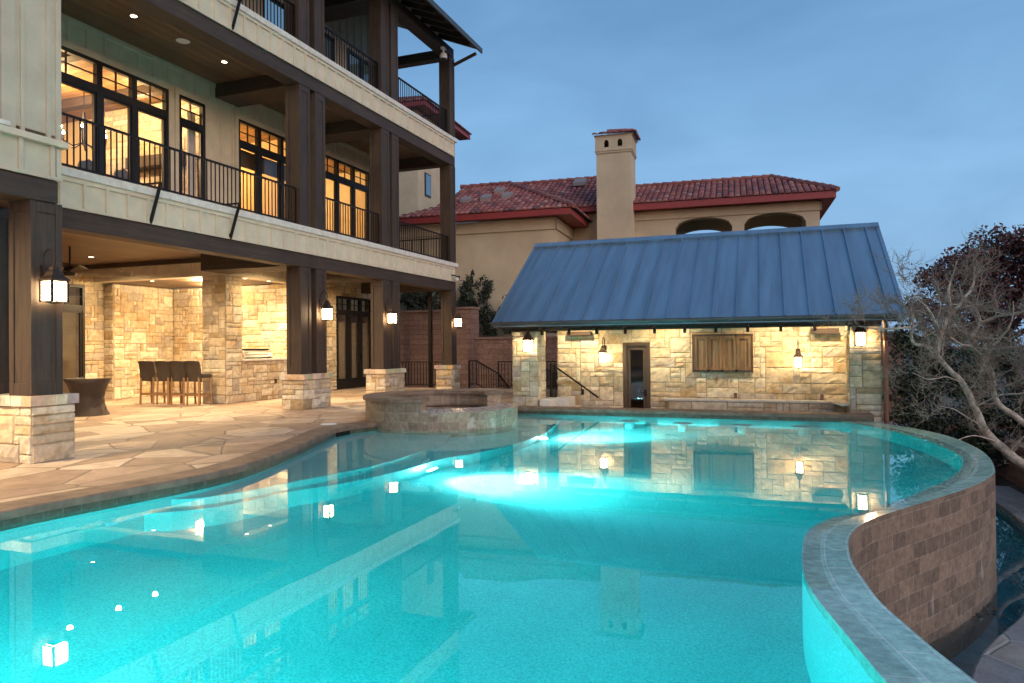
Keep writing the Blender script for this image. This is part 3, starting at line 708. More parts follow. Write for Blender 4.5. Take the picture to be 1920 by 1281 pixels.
def dining_chair(x,y,lab):
    t=thing('dining_chair',lab,'chair',(x,y,4.22),'dining chairs behind the balcony window')
    m=MB()
    pr=[(-.24,.0),(-.24,.52),(-.2,.60),(-.1,.62),(0,.68),(.1,.62),(.2,.60),(.24,.52),(.24,0)]
    vs=[(x+.24,y+a,4.72+z) for a,z in pr]+[(x+.18,y+a,4.72+z) for a,z in pr]; n=len(pr)
    m.add(vs,[tuple(range(n)),tuple(range(2*n-1,n-1,-1))]+[(i,i+n,(i+1)%n+n,(i+1)%n) for i in range(n)]); m.build('backrest',M['cushion'],t,bevel=.015)
    m=MB(); m.box(x-.24,x+.18,y-.24,y+.24,4.64,4.74); m.build('seat',M['cushion'],t,bevel=.02)
    for sx in (-.21,.2):
        for sy in (-.2,.2):
            m=MB(); m.tube([(x+sx,y+sy,4.222),(x+sx,y+sy,4.66)],[.018,.025],6); m.build('leg',M['doorwood'],t)
dining_chair(-13.75,10.9,'upholstered dining chair with arched back, left one behind the balcony railing')
dining_chair(-13.75,11.75,'upholstered dining chair with arched back, partly hidden by the glass door stile')
# --- railings
def railing(p0,p1,zb,zt,name='railing',step=.112,mat='iron',parent=house,ends=True):
    p0=Vector(p0); p1=Vector(p1); L=(p1-p0).length; n=max(2,int(L/step)); m=MB()
    u=(p1-p0)/L
    m.bar(p0+Vector((0,0,zt-.02)),p1+Vector((0,0,zt-.02)),.05,.035); m.bar(p0+Vector((0,0,zb)),p1+Vector((0,0,zb)),.035,.035)
    for i in range(n+1):
        q=p0+u*(L*i/n); m.bar(q+Vector((0,0,zb-(.05 if i in(0,n) and ends else 0))),q+Vector((0,0,zt-.03)),.018 if i not in(0,n) else .04)
    return m.build(name,M[mat],parent)
for z in (4.235,8.47):
    for (a,b) in ((6.75,13.74),(14.78,17.38),(18.36,21.78)): railing((-10.53,a,0),(-10.53,b,0),z+.085,z+.90)
    railing((-12.8,22.0,0),(-10.82,22.0,0),z+.085,z+.90)
for (y,z) in ((9.52,4.31),(11.46,4.31),(11.55,8.55)):
    m=MB(); m.bar((-10.53,y,z),(-10.10,y,z-.005),.035,.03); m.bar((-10.10,y,z+.01),(-10.335,y,z-.66),.055,.03); m.bar((-10.345,y,z-.60),(-10.345,y,z-.70),.06,.02)
    m.build('railing_brace',M['iron'],house)
# --- roof over the top storey
hb('beam',M['beam'],[(XF-.40,XF-.02,2,22.12,11.22,11.52)],.01)
hb('cross_beam',M['beamx'],[(XW-.0,XF-.40,21.78,22.1,11.15,11.46)],.01)
for (ya,yb) in ((13.85,14.65),(17.45,18.3)): hb('cross_beam',M['beamx'],[(XW,XF-.39,ya,yb,11.25,11.51)],.01)
m=MB(); sl=.42
def rz(x): return 11.44+(-9.5-x)*sl
m.add([(-9.5,2,rz(-9.5)),(-9.5,22.35,rz(-9.5)),(-17,22.35,rz(-17)),(-17,2,rz(-17)),(-9.5,2,rz(-9.5)+.06),(-9.5,22.35,rz(-9.5)+.06),(-17,22.35,rz(-17)+.06),(-17,2,rz(-17)+.06)],[(0,3,2,1),(4,5,6,7),(0,1,5,4),(1,2,6,5),(2,3,7,6),(3,0,4,7)])
rf=m.build('roof',M['beam'],house)
m=MB(); m.bar((-9.46,2,rz(-9.5)-.02),(-9.46,22.37,rz(-9.5)-.02),.05,.16); m.build('fascia',M['gutter'],rf)
y=3.0
while y<22.2:
    m=MB(); m.bar((-10.7,y,rz(-10.7)-.09),(-9.58,y,rz(-9.58)-.09),.075,.16); m.build('rafter_tail',M['beamx'],rf); y+=.62 if y>15 else 2.48
m=MB(); m.bar((-10.42,22.14,11.0),(-9.6,22.2,11.30),.07,.09); m.build('brace',M['beamx'],rf)
# --- ground floor: stone walls of the covered patio
st=MB()
def wall_x(x,ya,yb,za,zb,seed,t=.3,hs=(),cell=.112):
    for k,(a,b,c,d) in enumerate(holes(ya,yb,za,zb,hs)):
        st.box(x-t,x,a,b,c,d,(.45,.38,.28)); ashlar(st,(x,a,c),(0,1,0),(1,0,0),b-a,d-c,seed+k,cell)
def wall_y(y,xa,xb,za,zb,seed,t=.3,hs=(),cell=.112):
    for k,(a,b,c,d) in enumerate(holes(xa,xb,za,zb,hs)):
        st.box(a,b,y,y+t,c,d,(.45,.38,.28)); ashlar(st,(a,y,c),(1,0,0),(0,-1,0),b-a,d-c,seed+k,cell)
wall_x(-18.30,4.0,15.2,0,3.78,401,hs=[(11.2,14.55,.05,3.22)])
wall_y(15.2,-18.3,-17.95,0,3.30,430)
wall_x(-17.95,15.22,20.0,0,3.30,440)
st.build('stone_wall',M['stone'],house)
st=MB(); wall_y(14.65,-14.15,-13.40,0,3.30,460); wall_x(-13.40,14.65,17.35,0,1.08,470); wall_x(-13.40,14.65,15.25,1.08,3.30,480); st.build('stone_wall',M['stone'],house)
st=MB(); wall_y(17.35,-17.9,-13.30,0,3.30,490); wall_x(-14.15,17.7,23.3,0,3.78,500,hs=[(20.62,22.86,0,3.18)]); st.build('stone_wall',M['stone'],house)
hb('counter',M['ledge'],[(-14.2,-13.34,15.27,17.33,1.082,1.14)],.008)
m=MB(); m.box(-17.98,-13.39,14.62,14.9,3.305,3.76); m.box(-13.65,-13.39,14.9,17.5,3.305,3.76)
m.box(-17.98,-13.37,14.595,14.62,3.305,3.40); m.box(-13.39,-13.365,14.595,17.5,3.305,3.40)
x=-17.7
while x<-13.4: m.box(x-.025,x+.025,14.597,14.62,3.40,3.74); x+=.405
y=14.9
while y<17.5: m.box(-13.39,-13.367,y-.025,y+.025,3.40,3.74); y+=.405
m.build('header',M['batten'],house)
hb('soffit',M['ceiling'],[(-17.95,-13.66,14.91,17.34,3.32,3.36)])
hb('ceiling_trim',M['beamx'],[(-18.28,-13.4,14.50,14.59,3.66,3.778),(-18.28,-18.18,4,14.5,3.66,3.778)])
window_x(-18.25,11.2,14.55,.05,3.22,[12.3,13.45],(2.50,2.66),'glassdark')
hb('interior_wall',M['interior'],[(-21.0,-20.9,4,20,0,3.7),(-20.9,-18.6,14.75,14.85,0,3.7)])
d=window_x(-14.13,20.62,22.86,.02,3.18,[21.42,22.12],(2.60,2.72),'glassdark',name='door',dz=.25)
m=MB(); m.bar((-14.08,22.04,1.02),(-14.08,22.04,1.22),.03,.03); m.bar((-14.06,22.03,1.08),(-14.06,21.93,1.08),.02,.02); m.build('handle',M['iron'],d)
hb('interior_wall',M['interior'],[(-15.6,-15.5,20.0,23.2,0,3.6)])
m=MB()
for a,b in ((20.72,21.34),(21.5,22.04),(22.2,22.76)):
    z=.3
    while z<2.3: m.box(-14.32,-14.29,a,b,z,z+.028); z+=.042
m.build('blind',M['curtain'],house)
# slender dark posts at the far edge of the patio
for x in (-13.0,-11.55):
    hb('steel_post',M['iron'],[(x-.06,x+.06,22.42,22.54,0,3.78)])
hb('patio_ceiling',M['ceiling'],[(-14.1,XF-.41,21.9,22.6,3.78,3.9)])
#PART4
# ================================================================== POOL HOUSE
ph=thing('pool_house','low limestone pool house with a standing seam metal roof and a sunken bar','pool house',(-2,17,0))
YW=17.0; YF=16.0; BZ=-.72
m=MB()
def phwall(hs):
    for k,(a,b,c,d) in enumerate(holes(-5.23,1.24,BZ,1.80,hs)):
        m.box(a,b,YW,YW+.3,c,d,(.45,.38,.28)); ashlar(m,(a,YW,c),(1,0,0),(0,-1,0),b-a,d-c,600+k*7,.115,.020)
phwall([(-3.60,-2.955,BZ,1.475)])
m.box(-5.23,-5.21,YW,21,BZ,1.8,(.5,.42,.3)); ashlar(m,(-5.23,21,BZ),(0,-1,0),(-1,0,0),4,2.5,650,.13)
m.box(1.24,1.78,16.5,22.0,-1.3,1.8,(.5,.42,.3)); ashlar(m,(1.24,17.0,BZ),(0,-1,0),(-1,0,0),.55,2.52,661,.13); ashlar(m,(1.785,16.45,-1.3),(0,1,0),(1,0,0),5.5,3.1,663,.13)
m.build('stone_wall',M['stone'],ph)
m=MB(); pier(m,-6.03,-5.42,YF,16.58,-.01,1.76,701,0,0,.115); m.build('stone_column',M['stone'],ph)
m=MB(); pier(m,1.245,1.80,YF,16.5,-1.3,1.76,721,0,0,.115); m.build('stone_column',M['stone'],ph)
hb('beam',M['beamx'],[(-6.08,1.83,16.06,16.34,1.765,2.02)],.008,ph)
hb('beam',M['beam'],[(-5.95,-5.6,16.35,21,1.765,2.02),(1.35,1.7,16.35,21,1.765,2.02)],.008,ph)
hb('beam_end',M['beamx'],[(-4.95,-4.35,YW-.16,YW-.03,1.66,1.76)],.006,ph); hb('beam_end',M['beamx'],[(.55,1.1,YW-.16,YW-.03,1.62,1.74)],.006,ph)
hb('bar_floor',M['flag2'],[(-5.3,1.24,YC+.36,YW,-1.0,BZ)],0,ph)
# stone bench/shelf along the back and right side
hb('stone_shelf',M['ledge'],[(-2.6,1.235,YW-.32,YW-.032,.135,.18)],.008,ph)
m=MB(); m.add([(.95,YW-.33,.135),(1.235,YW-.33,.135),(1.235,16.1,.135),(1.08,16.1,.135),(.95,YW-.33,.178),(1.235,YW-.33,.178),(1.235,16.1,.178),(1.08,16.1,.178)],[(0,1,2,3),(7,6,5,4),(0,4,5,1),(1,5,6,2),(2,6,7,3),(3,7,4,0)]); m.build('stone_shelf',M['ledge'],ph)
m=MB(); m.box(-2.5,1.2,YW-.27,YW-.04,BZ,.133,(.45,.38,.28)); ashlar(m,(-2.5,YW-.27,BZ),(1,0,0),(0,-1,0),3.5,.853,740,.13); m.build('bench_wall',M['stone'],ph)
# door
m=MB(); m.box(-3.598,-3.52,YW-.01,YW+.1,BZ,1.473); m.box(-3.035,-2.957,YW-.01,YW+.1,BZ,1.473); m.box(-3.52,-3.035,YW-.009,YW+.1,1.40,1.473)
d=m.build('door',M['doorwood'],ph)
m=MB(); 
for b in ((-3.52,-3.43,BZ,1.40),(-3.125,-3.035,BZ,1.40),(-3.43,-3.125,1.30,1.40),(-3.43,-3.125,BZ,-.45)): m.box(b[0],b[1],YW+.03,YW+.075,b[2],b[3])
m.build('sash',M['doorwood'],d)
m=MB(); m.add([(-3.43,YW+.05,-.45),(-3.125,YW+.05,-.45),(-3.125,YW+.05,1.30),(-3.43,YW+.05,1.30)],[(0,1,2,3)]); m.build('pane',pane('dark_door_glass',(.28,.27,.25),.10,.7),d)
m=MB(); m.box(-3.10,-3.06,YW+.0,YW+.03,.22,.36); m.bar((-3.08,YW-.02,.29),(-3.18,YW-.02,.29),.02,.02); m.build('handle',M['iron'],d)
hb('interior_wall',M['interior'],[(-5.1,1.2,19.5,19.6,BZ,1.7)],0,ph)
hb('cabinet',M['woodlight'],[(-3.6,-2.5,18.9,19.48,BZ,.3)],0,ph)
area_lamp(-2.2,18.6,1.3,.5,.8,(1,.7,.36))
# shuttered serving hatch
m=MB(); X0,X1,Z0,Z1=-1.975,-.648,.79,1.65
m.box(X0,X0+.05,YW-.09,YW-.03,Z0,Z1); m.box(X1-.05,X1,YW-.09,YW-.03,Z0,Z1); m.box(X0+.05,X1-.05,YW-.089,YW-.03,Z1-.05,Z1); m.box(X0+.05,X1-.05,YW-.089,YW-.03,Z0,Z0+.035)
sh=m.build('hatch_frame',M['doorwood'],ph)
wd=(X1-X0-.10)/4
for k in range(4):
    a=X0+.05+wd*k+.004; b=a+wd-.008; m=MB(); s=.055
    m.box(a,a+s,YW-.10,YW-.065,Z0+.04,Z1-.055); m.box(b-s,b,YW-.10,YW-.065,Z0+.04,Z1-.055); m.box(a+s,b-s,YW-.099,YW-.065,Z0+.04,Z0+.10); m.box(a+s,b-s,YW-.099,YW-.065,Z1-.115,Z1-.055)
    m.box(a+s,b-s,YW-.070,YW-.05,Z0+.10,Z1-.115); m.build('shutter',M['woodlight'],sh)
    if k: m=MB(); m.box(a-.03,a+.02,YW-.115,YW-.10,Z0+.005,Z0+.05); m.build('bolt',M['iron'],sh)
# roof: front slope with seams, back slope, ridge cap, gutter, soffit boards
EL=Vector((-6.283,15.40,1.952)); ER=Vector((2.155,15.40,1.952)); RL=Vector((-6.44,19.02,4.213)); RR=Vector((2.09,19.02,4.213))
BL=Vector((-6.5,22.6,1.95)); BR=Vector((2.1,22.6,1.95)); dn=Vector((0,0,-.10))
m=MB()
for q in ((EL,ER,RR,RL),(RL,RR,BR,BL)): m.add(list(q),[(0,1,2,3)])
m.add([EL+dn,ER+dn,RR+dn,RL+dn],[(3,2,1,0)]); m.add([BL+dn,BR+dn,RR+dn,RL+dn],[(0,1,2,3)])
m.add([EL,EL+dn,RL+dn,RL],[(0,1,2,3)]); m.add([ER,RR,RR+dn,ER+dn],[(0,1,2,3)]); m.add([EL,ER,ER+dn,EL+dn],[(3,2,1,0)]); m.add([RL,RL+dn,BL+dn,BL],[(0,1,2,3)]); m.add([RR,BR,BR+dn,RR+dn],[(0,1,2,3)])
rf=m.build('roof',M['metalroof'],ph)
m=MB(); nrm=(ER-EL).cross(RL-EL).normalized()
for k in range(18):
    t=.014+.0555*k+.012
    if t>.995: break
    a=EL.lerp(ER,t); b=RL.lerp(RR,t); m.bar(a+nrm*.024,b+nrm*.024,.024,.052,up=nrm)
m.build('seam',M['metalroof'],rf)
for a,b in ((EL,RL),(ER,RR)): m=MB(); m.bar(a+nrm*.012,b+nrm*.012,.07,.03,up=nrm); m.build('edge_trim',M['metalroof'],rf)
m=MB(); g0=RL.lerp(EL,.045); g1=RR.lerp(ER,.045); m.add([RL+Vector((-.03,0,.07)),RR+Vector((.03,0,.07)),g1+nrm*.06+Vector((.03,0,0)),g0+nrm*.06-Vector((.03,0,0))],[(3,2,1,0)])
m.add([g0+nrm*.06-Vector((.03,0,0)),g1+nrm*.06+Vector((.03,0,0)),g1+Vector((.03,0,0)),g0-Vector((.03,0,0))],[(3,2,1,0)])
m.add([RL+Vector((-.03,0,.07)),RR+Vector((.03,0,.07)),RR+Vector((.03,.3,-.12)),RL+Vector((-.03,.3,-.12))],[(0,1,2,3)]); m.build('ridge_cap',M['metalroof'],rf)
m=MB(); m.tube([(EL.x-.03,15.35,1.925),(ER.x-.12,15.35,1.925)],.052,10); m.box(EL.x-.03,ER.x-.12,15.30,15.40,1.925,1.956); m.build('gutter',M['gutter'],ph)
m=MB(); 
m.add([EL+dn*1.3+Vector((.05,.05,0)),ER+dn*1.3+Vector((-.05,.05,0)),Vector((ER.x-.05,17.0,2.82)),Vector((EL.x+.05,17.0,2.82))],[(3,2,1,0)]); m.build('soffit',M['ceiling'],ph)
for k in range(11):
    x=-5.30+.655*k; m=MB(); m.box(x-.03,x+.03,15.62,16.04,1.80,1.88); m.box(x-.03,x+.03,15.99,16.05,1.67,1.80); m.build('bracket',M['iron'],ph)
m=MB(); m.tube([(1.80,15.42,1.88),(1.84,15.55,1.80),(1.86,15.82,1.60),(1.88,15.92,1.46),(1.88,15.92,-1.3)],.048,10); m.build('downspout',M['copper'],ph)
# steps down to the bar with a wall-mounted handrail
hb('step',M['ledge'],[(-5.36,-5.08,15.95,16.7,-.30,.17),(-5.08,-4.78,16.25,16.98,BZ,.19)],.01,ph)
hb('step',M['ledge'],[(-5.3,-5.0,16.0,16.98,BZ,-.17),(-5.0,-4.7,16.0,16.98,BZ,-.34),(-4.7,-4.4,16.0,16.98,BZ,-.52)],.008,ph)
m=MB(); m.tube([(-5.37,16.85,.99),(-4.22,16.85,.20),(-4.17,16.85,.165)],.022,8); m.tube([(-4.59,16.85,.44),(-4.59,16.86,.33),(-4.59,16.96,.31)],.012,6); m.box(-4.62,-4.56,16.94,16.965,.22,.36); m.build('handrail',M['iron'],ph)
for x,lab in ((-1.03,'small bronze outlet box on the bar wall under the shutters'),(.757,'small bronze outlet box on the bar wall right of the shutters')):
    m=MB(); m.box(x-.035,x+.035,YW-.08,YW-.034,.20,.32); m.box(x-.02,x+.02,YW-.095,YW-.08,.23,.29); tag(m.build('wall_outlet',M['copper'],bevel=.006),lab,'outlet')

# ================================================================== LANTERNS
M['lanternmetal']=plain('dark_bronze_lantern',(.055,.035,.026),.5,.5,.3,9,.05)
def lantern(cx,cy,zt,w,h,side,label,arm='scroll',power=26):
    """box lantern: zt = top of the glass; side = direction from lantern to its support"""
    t=thing('wall_lantern',label,'lantern',(cx,cy,zt-h),'dark bronze box lanterns'); s=Vector(side); r=w/2
    m=MB()
    for sx in (-1,1):
        for sy in (-1,1): m.box(cx+sx*r-.0125,cx+sx*r+.0125,cy+sy*r-.0125,cy+sy*r+.0125,zt-h,zt)
    for z in (zt-h,zt-.014):
        for k in (-1,1): m.box(cx-r-.01,cx+r+.01,cy+k*r-.009,cy+k*r+.009,z,z+.014); m.box(cx+k*r-.009,cx+k*r+.009,cy-r+.01,cy+r-.01,z+.001,z+.013)
    m.frustum(cx,cy,zt-h-.02,.02,zt-h-.002,r*.8)
    m.build('frame',M['iron'],t)
    m=MB(); hp=[(r*1.28,0),(r*1.2,.02),(r*.80,h*.22),(r*.58,h*.42),(r*.40,h*.50),(r*.36,h*.66),(r*.12,h*.70),(r*.08,h*.86)]
    for (a,z0),(b,z1) in zip(hp,hp[1:]): m.frustum(cx,cy,zt+z0,a,zt+z1,b)
    m.build('hood',M['lanternmetal'],t)
    m=MB(); g=r-.006
    for (a,b) in (((-g,-g),(g,-g)),((g,-g),(g,g)),((g,g),(-g,g)),((-g,g),(-g,-g))): m.add([(cx+a[0],cy+a[1],zt-h+.014),(cx+b[0],cy+b[1],zt-h+.014),(cx+b[0],cy+b[1],zt-.014),(cx+a[0],cy+a[1],zt-.014)],[(0,1,2,3)])
    m.build('glass_pane',M['lamp'],t)
    m=MB(); top=Vector((cx,cy,zt+h*.84))
    if arm=='scroll':
        D=s.length; u=s.normalized(); pts=[]
        for k in range(15):
            a=math.pi*(1.45-1.45*k/14*1.0)-.35
            pts.append(top+u*(.10)+Vector((0,0,.14))+(-u*math.cos(a)*-.11)+Vector((0,0,math.sin(a)*.12)))
        pts=[top]+[top+u*(.09-.10*math.cos(a))+Vector((0,0,.05+.12*math.sin(a))) for a in np.linspace(0,math.pi*1.05,12)]+[top+u*D+Vector((0,0,-.10))]
        m.tube(pts,.010,6); b=top+u*D; m.box(b.x-.045 if abs(u.y)>.5 else b.x-.02,b.x+.045 if abs(u.y)>.5 else b.x+.02,b.y-.045 if abs(u.x)>.5 else b.y-.02,b.y+.045 if abs(u.x)>.5 else b.y+.02,zt-h*.35,zt+h*.75)
        m.bar((cx+u.x*r,cy+u.y*r,zt+.05),(b.x,b.y,zt+.05),.02,.02)
    else:
        m.tube([top,top+Vector((0,0,.02)),Vector((cx,cy,arm))],.014,6); m.lathe((cx,cy,arm),[(.001,-.03),(.05,-.02),(.05,0),(.001,0)],10)
    m.build('bracket',M['lanternmetal'],t)
    return t
lantern(-8.61,6.44,2.285,.205,.27,(-.165,0,0),'large lit bronze lantern on the nearest timber post, left edge of the view')
lantern(-10.20,14.50,2.36,.18,.275,(-.20,0,0),'lit scroll-arm lantern on the double post in front of the glass doors')
lantern(-10.20,17.55,2.36,.18,.275,(-.20,0,0),'lit bronze lantern on the double post behind the raised spa')
lantern(-10.20,21.87,2.36,.185,.265,(-.18,0,0),'lit bronze lantern on the single corner post at the far end of the house')
lantern(-5.60,15.86,1.56,.175,.28,(0,.1,0),'lit hanging lantern in front of the left stone column of the pool house',1.77)
lantern(1.42,15.86,1.635,.18,.28,(0,.1,0),'lit hanging lantern in front of the right stone column by the bare tree',1.77)
lantern(-4.045,16.80,1.245,.155,.235,(0,.17,0),'lit lantern on a gooseneck arm left of the pool house door')
lantern(.285,16.80,1.13,.155,.235,(0,.17,0),'lit lantern on a gooseneck arm right of the closed shutters')

# recessed ceiling lights
def downlight(x,y,z,label,group,energy=30,size=.055,spot=120,col=(1,.72,.39),on=True):
    t=MB(); t.lathe((x,y,z),[(size,-.004),(size*1.45,-.006),(size*1.5,.0)],20); o=tag(t.build('downlight',M['bronze']),label,'downlight',group)
    d=MB(); d.lathe((x,y,z),[(.001,-.003),(size,-.003)],20); d.build('lens',M['disc'],o)
    if on:
        l=bpy.data.lights.new('downlight_beam','SPOT'); l.energy=energy; l.color=col; l.spot_size=R(spot); l.spot_blend=.7; l.shadow_soft_size=.05
        q=bpy.data.objects.new('downlight_beam',l); q.location=(x,y,z-.03); COL.objects.link(q)
GL='recessed ceiling lights'
for x,y,l in ((-14.75,15.05,'glowing recessed light in the header above the bar stools'),(-13.54,15.55,'left glowing recessed light above the grill counter'),(-13.50,16.44,'right glowing recessed light above the grill counter'),(-16.3,15.05,'recessed light above the nook left of the bar stools')):
    downlight(x,y,3.304,l,GL,250,.05,140)
for x,y,l in ((-13.08,10.08,'patio ceiling light nearest the left post'),(-16.45,13.3,'patio ceiling light beside the ceiling fan'),(-13.07,11.17,'patio ceiling light close to the facade beam, left of two'),(-13.06,12.1,'patio ceiling light close to the facade beam, right of two'),(-12.2,15.9,'patio ceiling light between the two double posts'),(-12.2,20.0,'patio ceiling light in front of the glass doors')):
    downlight(x,y,3.778,l,GL,340 if y<14 else 420,.06,160)
for x,y,l in ((-10.0,3.6,'recessed light under the projecting bay'),):
    downlight(x,y,3.657,l,GL,1700,.06,165)
for x,y,l in ((-11.76,10.45,'upper balcony ceiling light left of the round speaker'),(-11.76,12.87,'upper balcony ceiling light right of the round speaker'),(-11.72,15.07,'upper balcony ceiling light beside the double post')):
    downlight(x,y,7.897,l,GL,22,.06,150)
for y,z in ((15.6,3.2),(16.7,3.2)):
    l=bpy.data.lights.new('kitchen_light','POINT'); l.energy=170; l.color=(1,.72,.39); l.shadow_soft_size=.1; q=bpy.data.objects.new('kitchen_light',l); q.location=(-15.2+(y-15.6)*-.6,y,z); COL.objects.link(q)
for x,l in ((-4.6,'recessed light in the pool house eave near the handrail'),(-2.6,'recessed light in the pool house eave right of the door'),(-.2,'recessed light in the pool house eave above the shutters'),(.9,'recessed light in the pool house eave beside the right column')):
    downlight(x,16.25,2.29,l,GL,190,.05,150)
m=MB(); m.lathe((-11.765,11.68,7.897),[(.001,-.008),(.13,-.008),(.14,0)],24); tag(m.build('ceiling_speaker',M['white']),'round white speaker in the upper balcony ceiling','speaker')

# ceiling fan
fan=thing('ceiling_fan','dark windmill style ceiling fan with many thin blades under the patio ceiling','ceiling fan',(-15.2,11.75,3.2))
m=MB(); m.tube([(-15.2,11.75,3.78),(-15.2,11.75,3.25)],.022,8); m.lathe((-15.2,11.75,3.2),[(.001,-.10),(.11,-.09),(.14,0),(.11,.10),(.05,.13),(.001,.13)],20); m.build('motor',M['iron'],fan)
for k in range(9):
    a=2*math.pi*k/9+.25; u=Vector((math.cos(a),math.sin(a),0)); v=Vector((-u.y,u.x,0)); c=Vector((-15.2,11.75,3.19)); m=MB()
    p=[c+u*.12-v*.03+Vector((0,0,.015)),c+u*1.22-v*.085+Vector((0,0,.04)),c+u*1.22+v*.085-Vector((0,0,.03)),c+u*.12+v*.03-Vector((0,0,.015))]; up=Vector((0,0,.012))
    m.add(p+[q+up for q in p],[(0,1,2,3),(7,6,5,4),(0,4,5,1),(1,5,6,2),(2,6,7,3),(3,7,4,0)]); m.build('blade',M['doorwood'],fan)

# ================================================================== FURNITURE AND SMALL THINGS
def make_stool(label):
    t=thing('bar_stool',label,'bar stool',(0,0,0),'wicker bar stools')
    for sx in (-1,1):
        m=MB(); m.bar((sx*.20,-.19,0),(sx*.185,-.17,.72),.045,.045); m.build('leg',M['teak'],t)
        m=MB(); m.bar((sx*.20,.21,0),(sx*.185,.19,.72),.045,.045); m.build('leg',M['teak'],t)
    m=MB(); 
    for a,b in (((-.2,-.19),(.2,-.19)),((-.2,.2),(.2,.2)),((-.2,-.19),(-.2,.2)),((.2,-.19),(.2,.2))): m.bar((*a,.26),(*b,.26),.028,.045)
    m.build('stretcher',M['teak'],t)
    m=MB(); m.box(-.225,.225,-.2,.235,.68,.765); m.build('seat',M['wicker'],t,bevel=.03)
    m=MB(); n=9; prof=[(0,.60),(-.015,.72),(-.03,.86),(-.055,1.0),(-.085,1.10),(-.10,1.12)]
    for off in (0,1):
        pass
    vs=[]; 
    for th in (0,.045):
        for (dy,z) in prof:
            for i in range(n):
                a=-1+2*i/(n-1); vs.append((a*.23,-.205+dy+th+.055*a*a*1.0,z-.012*a*a))
    q=len(prof)*n; fs=[]
    for b in range(len(prof)-1):
        for i in range(n-1):
            f=(b*n+i,b*n+i+1,(b+1)*n+i+1,(b+1)*n+i); fs+= [f,tuple(k+q for k in f[::-1])]
    rim=[i for i in range(n)]+[b*n+n-1 for b in range(1,len(prof))]+[(len(prof)-1)*n+i for i in range(n-2,-1,-1)]+[b*n for b in range(len(prof)-2,0,-1)]
    for i in range(len(rim)): a,b=rim[i],rim[(i+1)%len(rim)]; fs.append((a,a+q,b+q,b))
    m.add(vs,fs); m.build('backrest',M['wicker'],t,smooth=False)
    m=MB(); m.box(-.21,.21,-.14,.22,.767,.80); m.build('cushion',M['cushion'],t,bevel=.02)
    return t
SL=['leftmost of the four wicker bar stools, set a little apart','second wicker bar stool from the left in the row','third wicker bar stool from the left in the row','rightmost wicker bar stool, its seat showing, nearest the stone pier']
st0=make_stool(SL[0])
for i,(x,rz_) in enumerate(((-15.42,.12),(-14.86,-.05),(-14.38,.04),(-13.86,-.06))):
    o=st0 if i==0 else copy_tree(st0); o.location=(x,14.22,0); o.rotation_euler=(0,0,rz_); o['label']=SL[i]
# wicker tub chair, seen from behind
ac=thing('wicker_armchair','dark wicker tub chair with flared base and taupe cushion behind the nearest stone pier','armchair',(-14.15,11.35,0))
m=MB(); c=(-14.15,11.35,0); prof=[(.42,0),(.37,.10),(.325,.25),(.31,.38),(.335,.50),(.39,.66),(.47,.80)]
m.lathe(c,prof[:5],36)
m.lathe(c,[(.335,.46),(.335,.50),(.39,.66),(.47,.80),(.43,.805),(.35,.67),(.29,.50)],30,None,R(150),R(400)); m.build('shell',M['wicker'],ac,smooth=True)
m=MB(); m.lathe(c,[(.001,.52),(.26,.52),(.30,.49),(.305,.44)],30); m.build('cushion',M['cushion'],ac,smooth=True)
# built-in grill
gr=thing('grill','stainless steel built-in grill hood standing on the stone counter','grill',(-13.75,15.9,1.14))
m=MB(); pr=[(-13.50,1.142),(-13.44,1.18),(-13.52,1.34),(-13.66,1.40),(-14.02,1.40),(-14.05,1.142)]
vs=[(x,15.42,z) for x,z in pr]+[(x,16.55,z) for x,z in pr]; n=len(pr); m.add(vs,[tuple(range(n-1,-1,-1)),tuple(range(n,2*n))]+[(i,(i+1)%n,(i+1)%n+n,i+n) for i in range(n)]); m.build('hood',M['steel'],gr,bevel=.01)
m=MB(); m.tube([(-13.44,15.5,1.32),(-13.44,16.47,1.32)],.016,8)
for y in (15.55,16.42): m.bar((-13.52,y,1.32),(-13.44,y,1.32),.02,.02)
m.build('handle',M['steel'],gr)
m=MB(); m.box(-13.64,-13.56,15.46,16.5,1.375,1.408); m.build('vent_slot',M['iron'],gr)
for (x,y,z,ax,l) in ((-18.26,14.95,.42,'x','dark outlet plate low on the stone wall behind the wicker chair'),(-13.36,16.53,.5,'x','outlet plate on the stone base below the grill counter'),(-14.6,17.31,1.3,'y','outlet plate on the kitchen wall above the grill counter')):
    m=MB(); 
    if ax=='x': m.box(x,x+.02,y-.045,y+.045,z-.06,z+.06); m.box(x+.02,x+.026,y-.02,y+.02,z-.04,z+.04)
    else: m.box(x-.045,x+.045,y-.02,y,z-.06,z+.06); m.box(x-.02,x+.02,y-.026,y-.02,z-.04,z+.04)
    tag(m.build('outlet_plate',M['copper']),l,'outlet')
M['lime']=plain('lime_plastic',(.35,.75,.05),.4,0,.05,5,0)
m=MB(); pts=[(-9.05+.075*math.cos(a),6.42+.075*math.sin(a),.852) for a in np.linspace(0,2*math.pi,25)]; m.tube(pts,.012,8,cap=False); tag(m.build('plastic_ring',M['lime'],smooth=True),'lime green plastic ring lying on the cap of the nearest stone pier','ring')
cam_=thing('security_camera','white dome security camera under the roof beam at the far corner post','security camera',(-10.33,21.2,11.0))
m=MB(); m.box(-10.40,-10.28,21.1,21.3,11.16,11.22); m.tube([(-10.33,21.2,11.16),(-10.33,21.2,11.05)],.035,10); m.lathe((-10.33,21.2,10.86),[(.12,0),(.125,.06),(.11,.15),(.05,.2),(.001,.2)],20); m.build('housing',M['white'],cam_,smooth=True)
m=MB(); m.lathe((-10.33,21.2,10.86),[(.001,-.10),(.06,-.085),(.095,-.04),(.10,0)],20); m.build('dome',M['bronze'],cam_,smooth=True)
fl=thing('spotlight','small bronze floodlight on the band at the far corner of the house','floodlight',(-10.3,21.85,3.74))
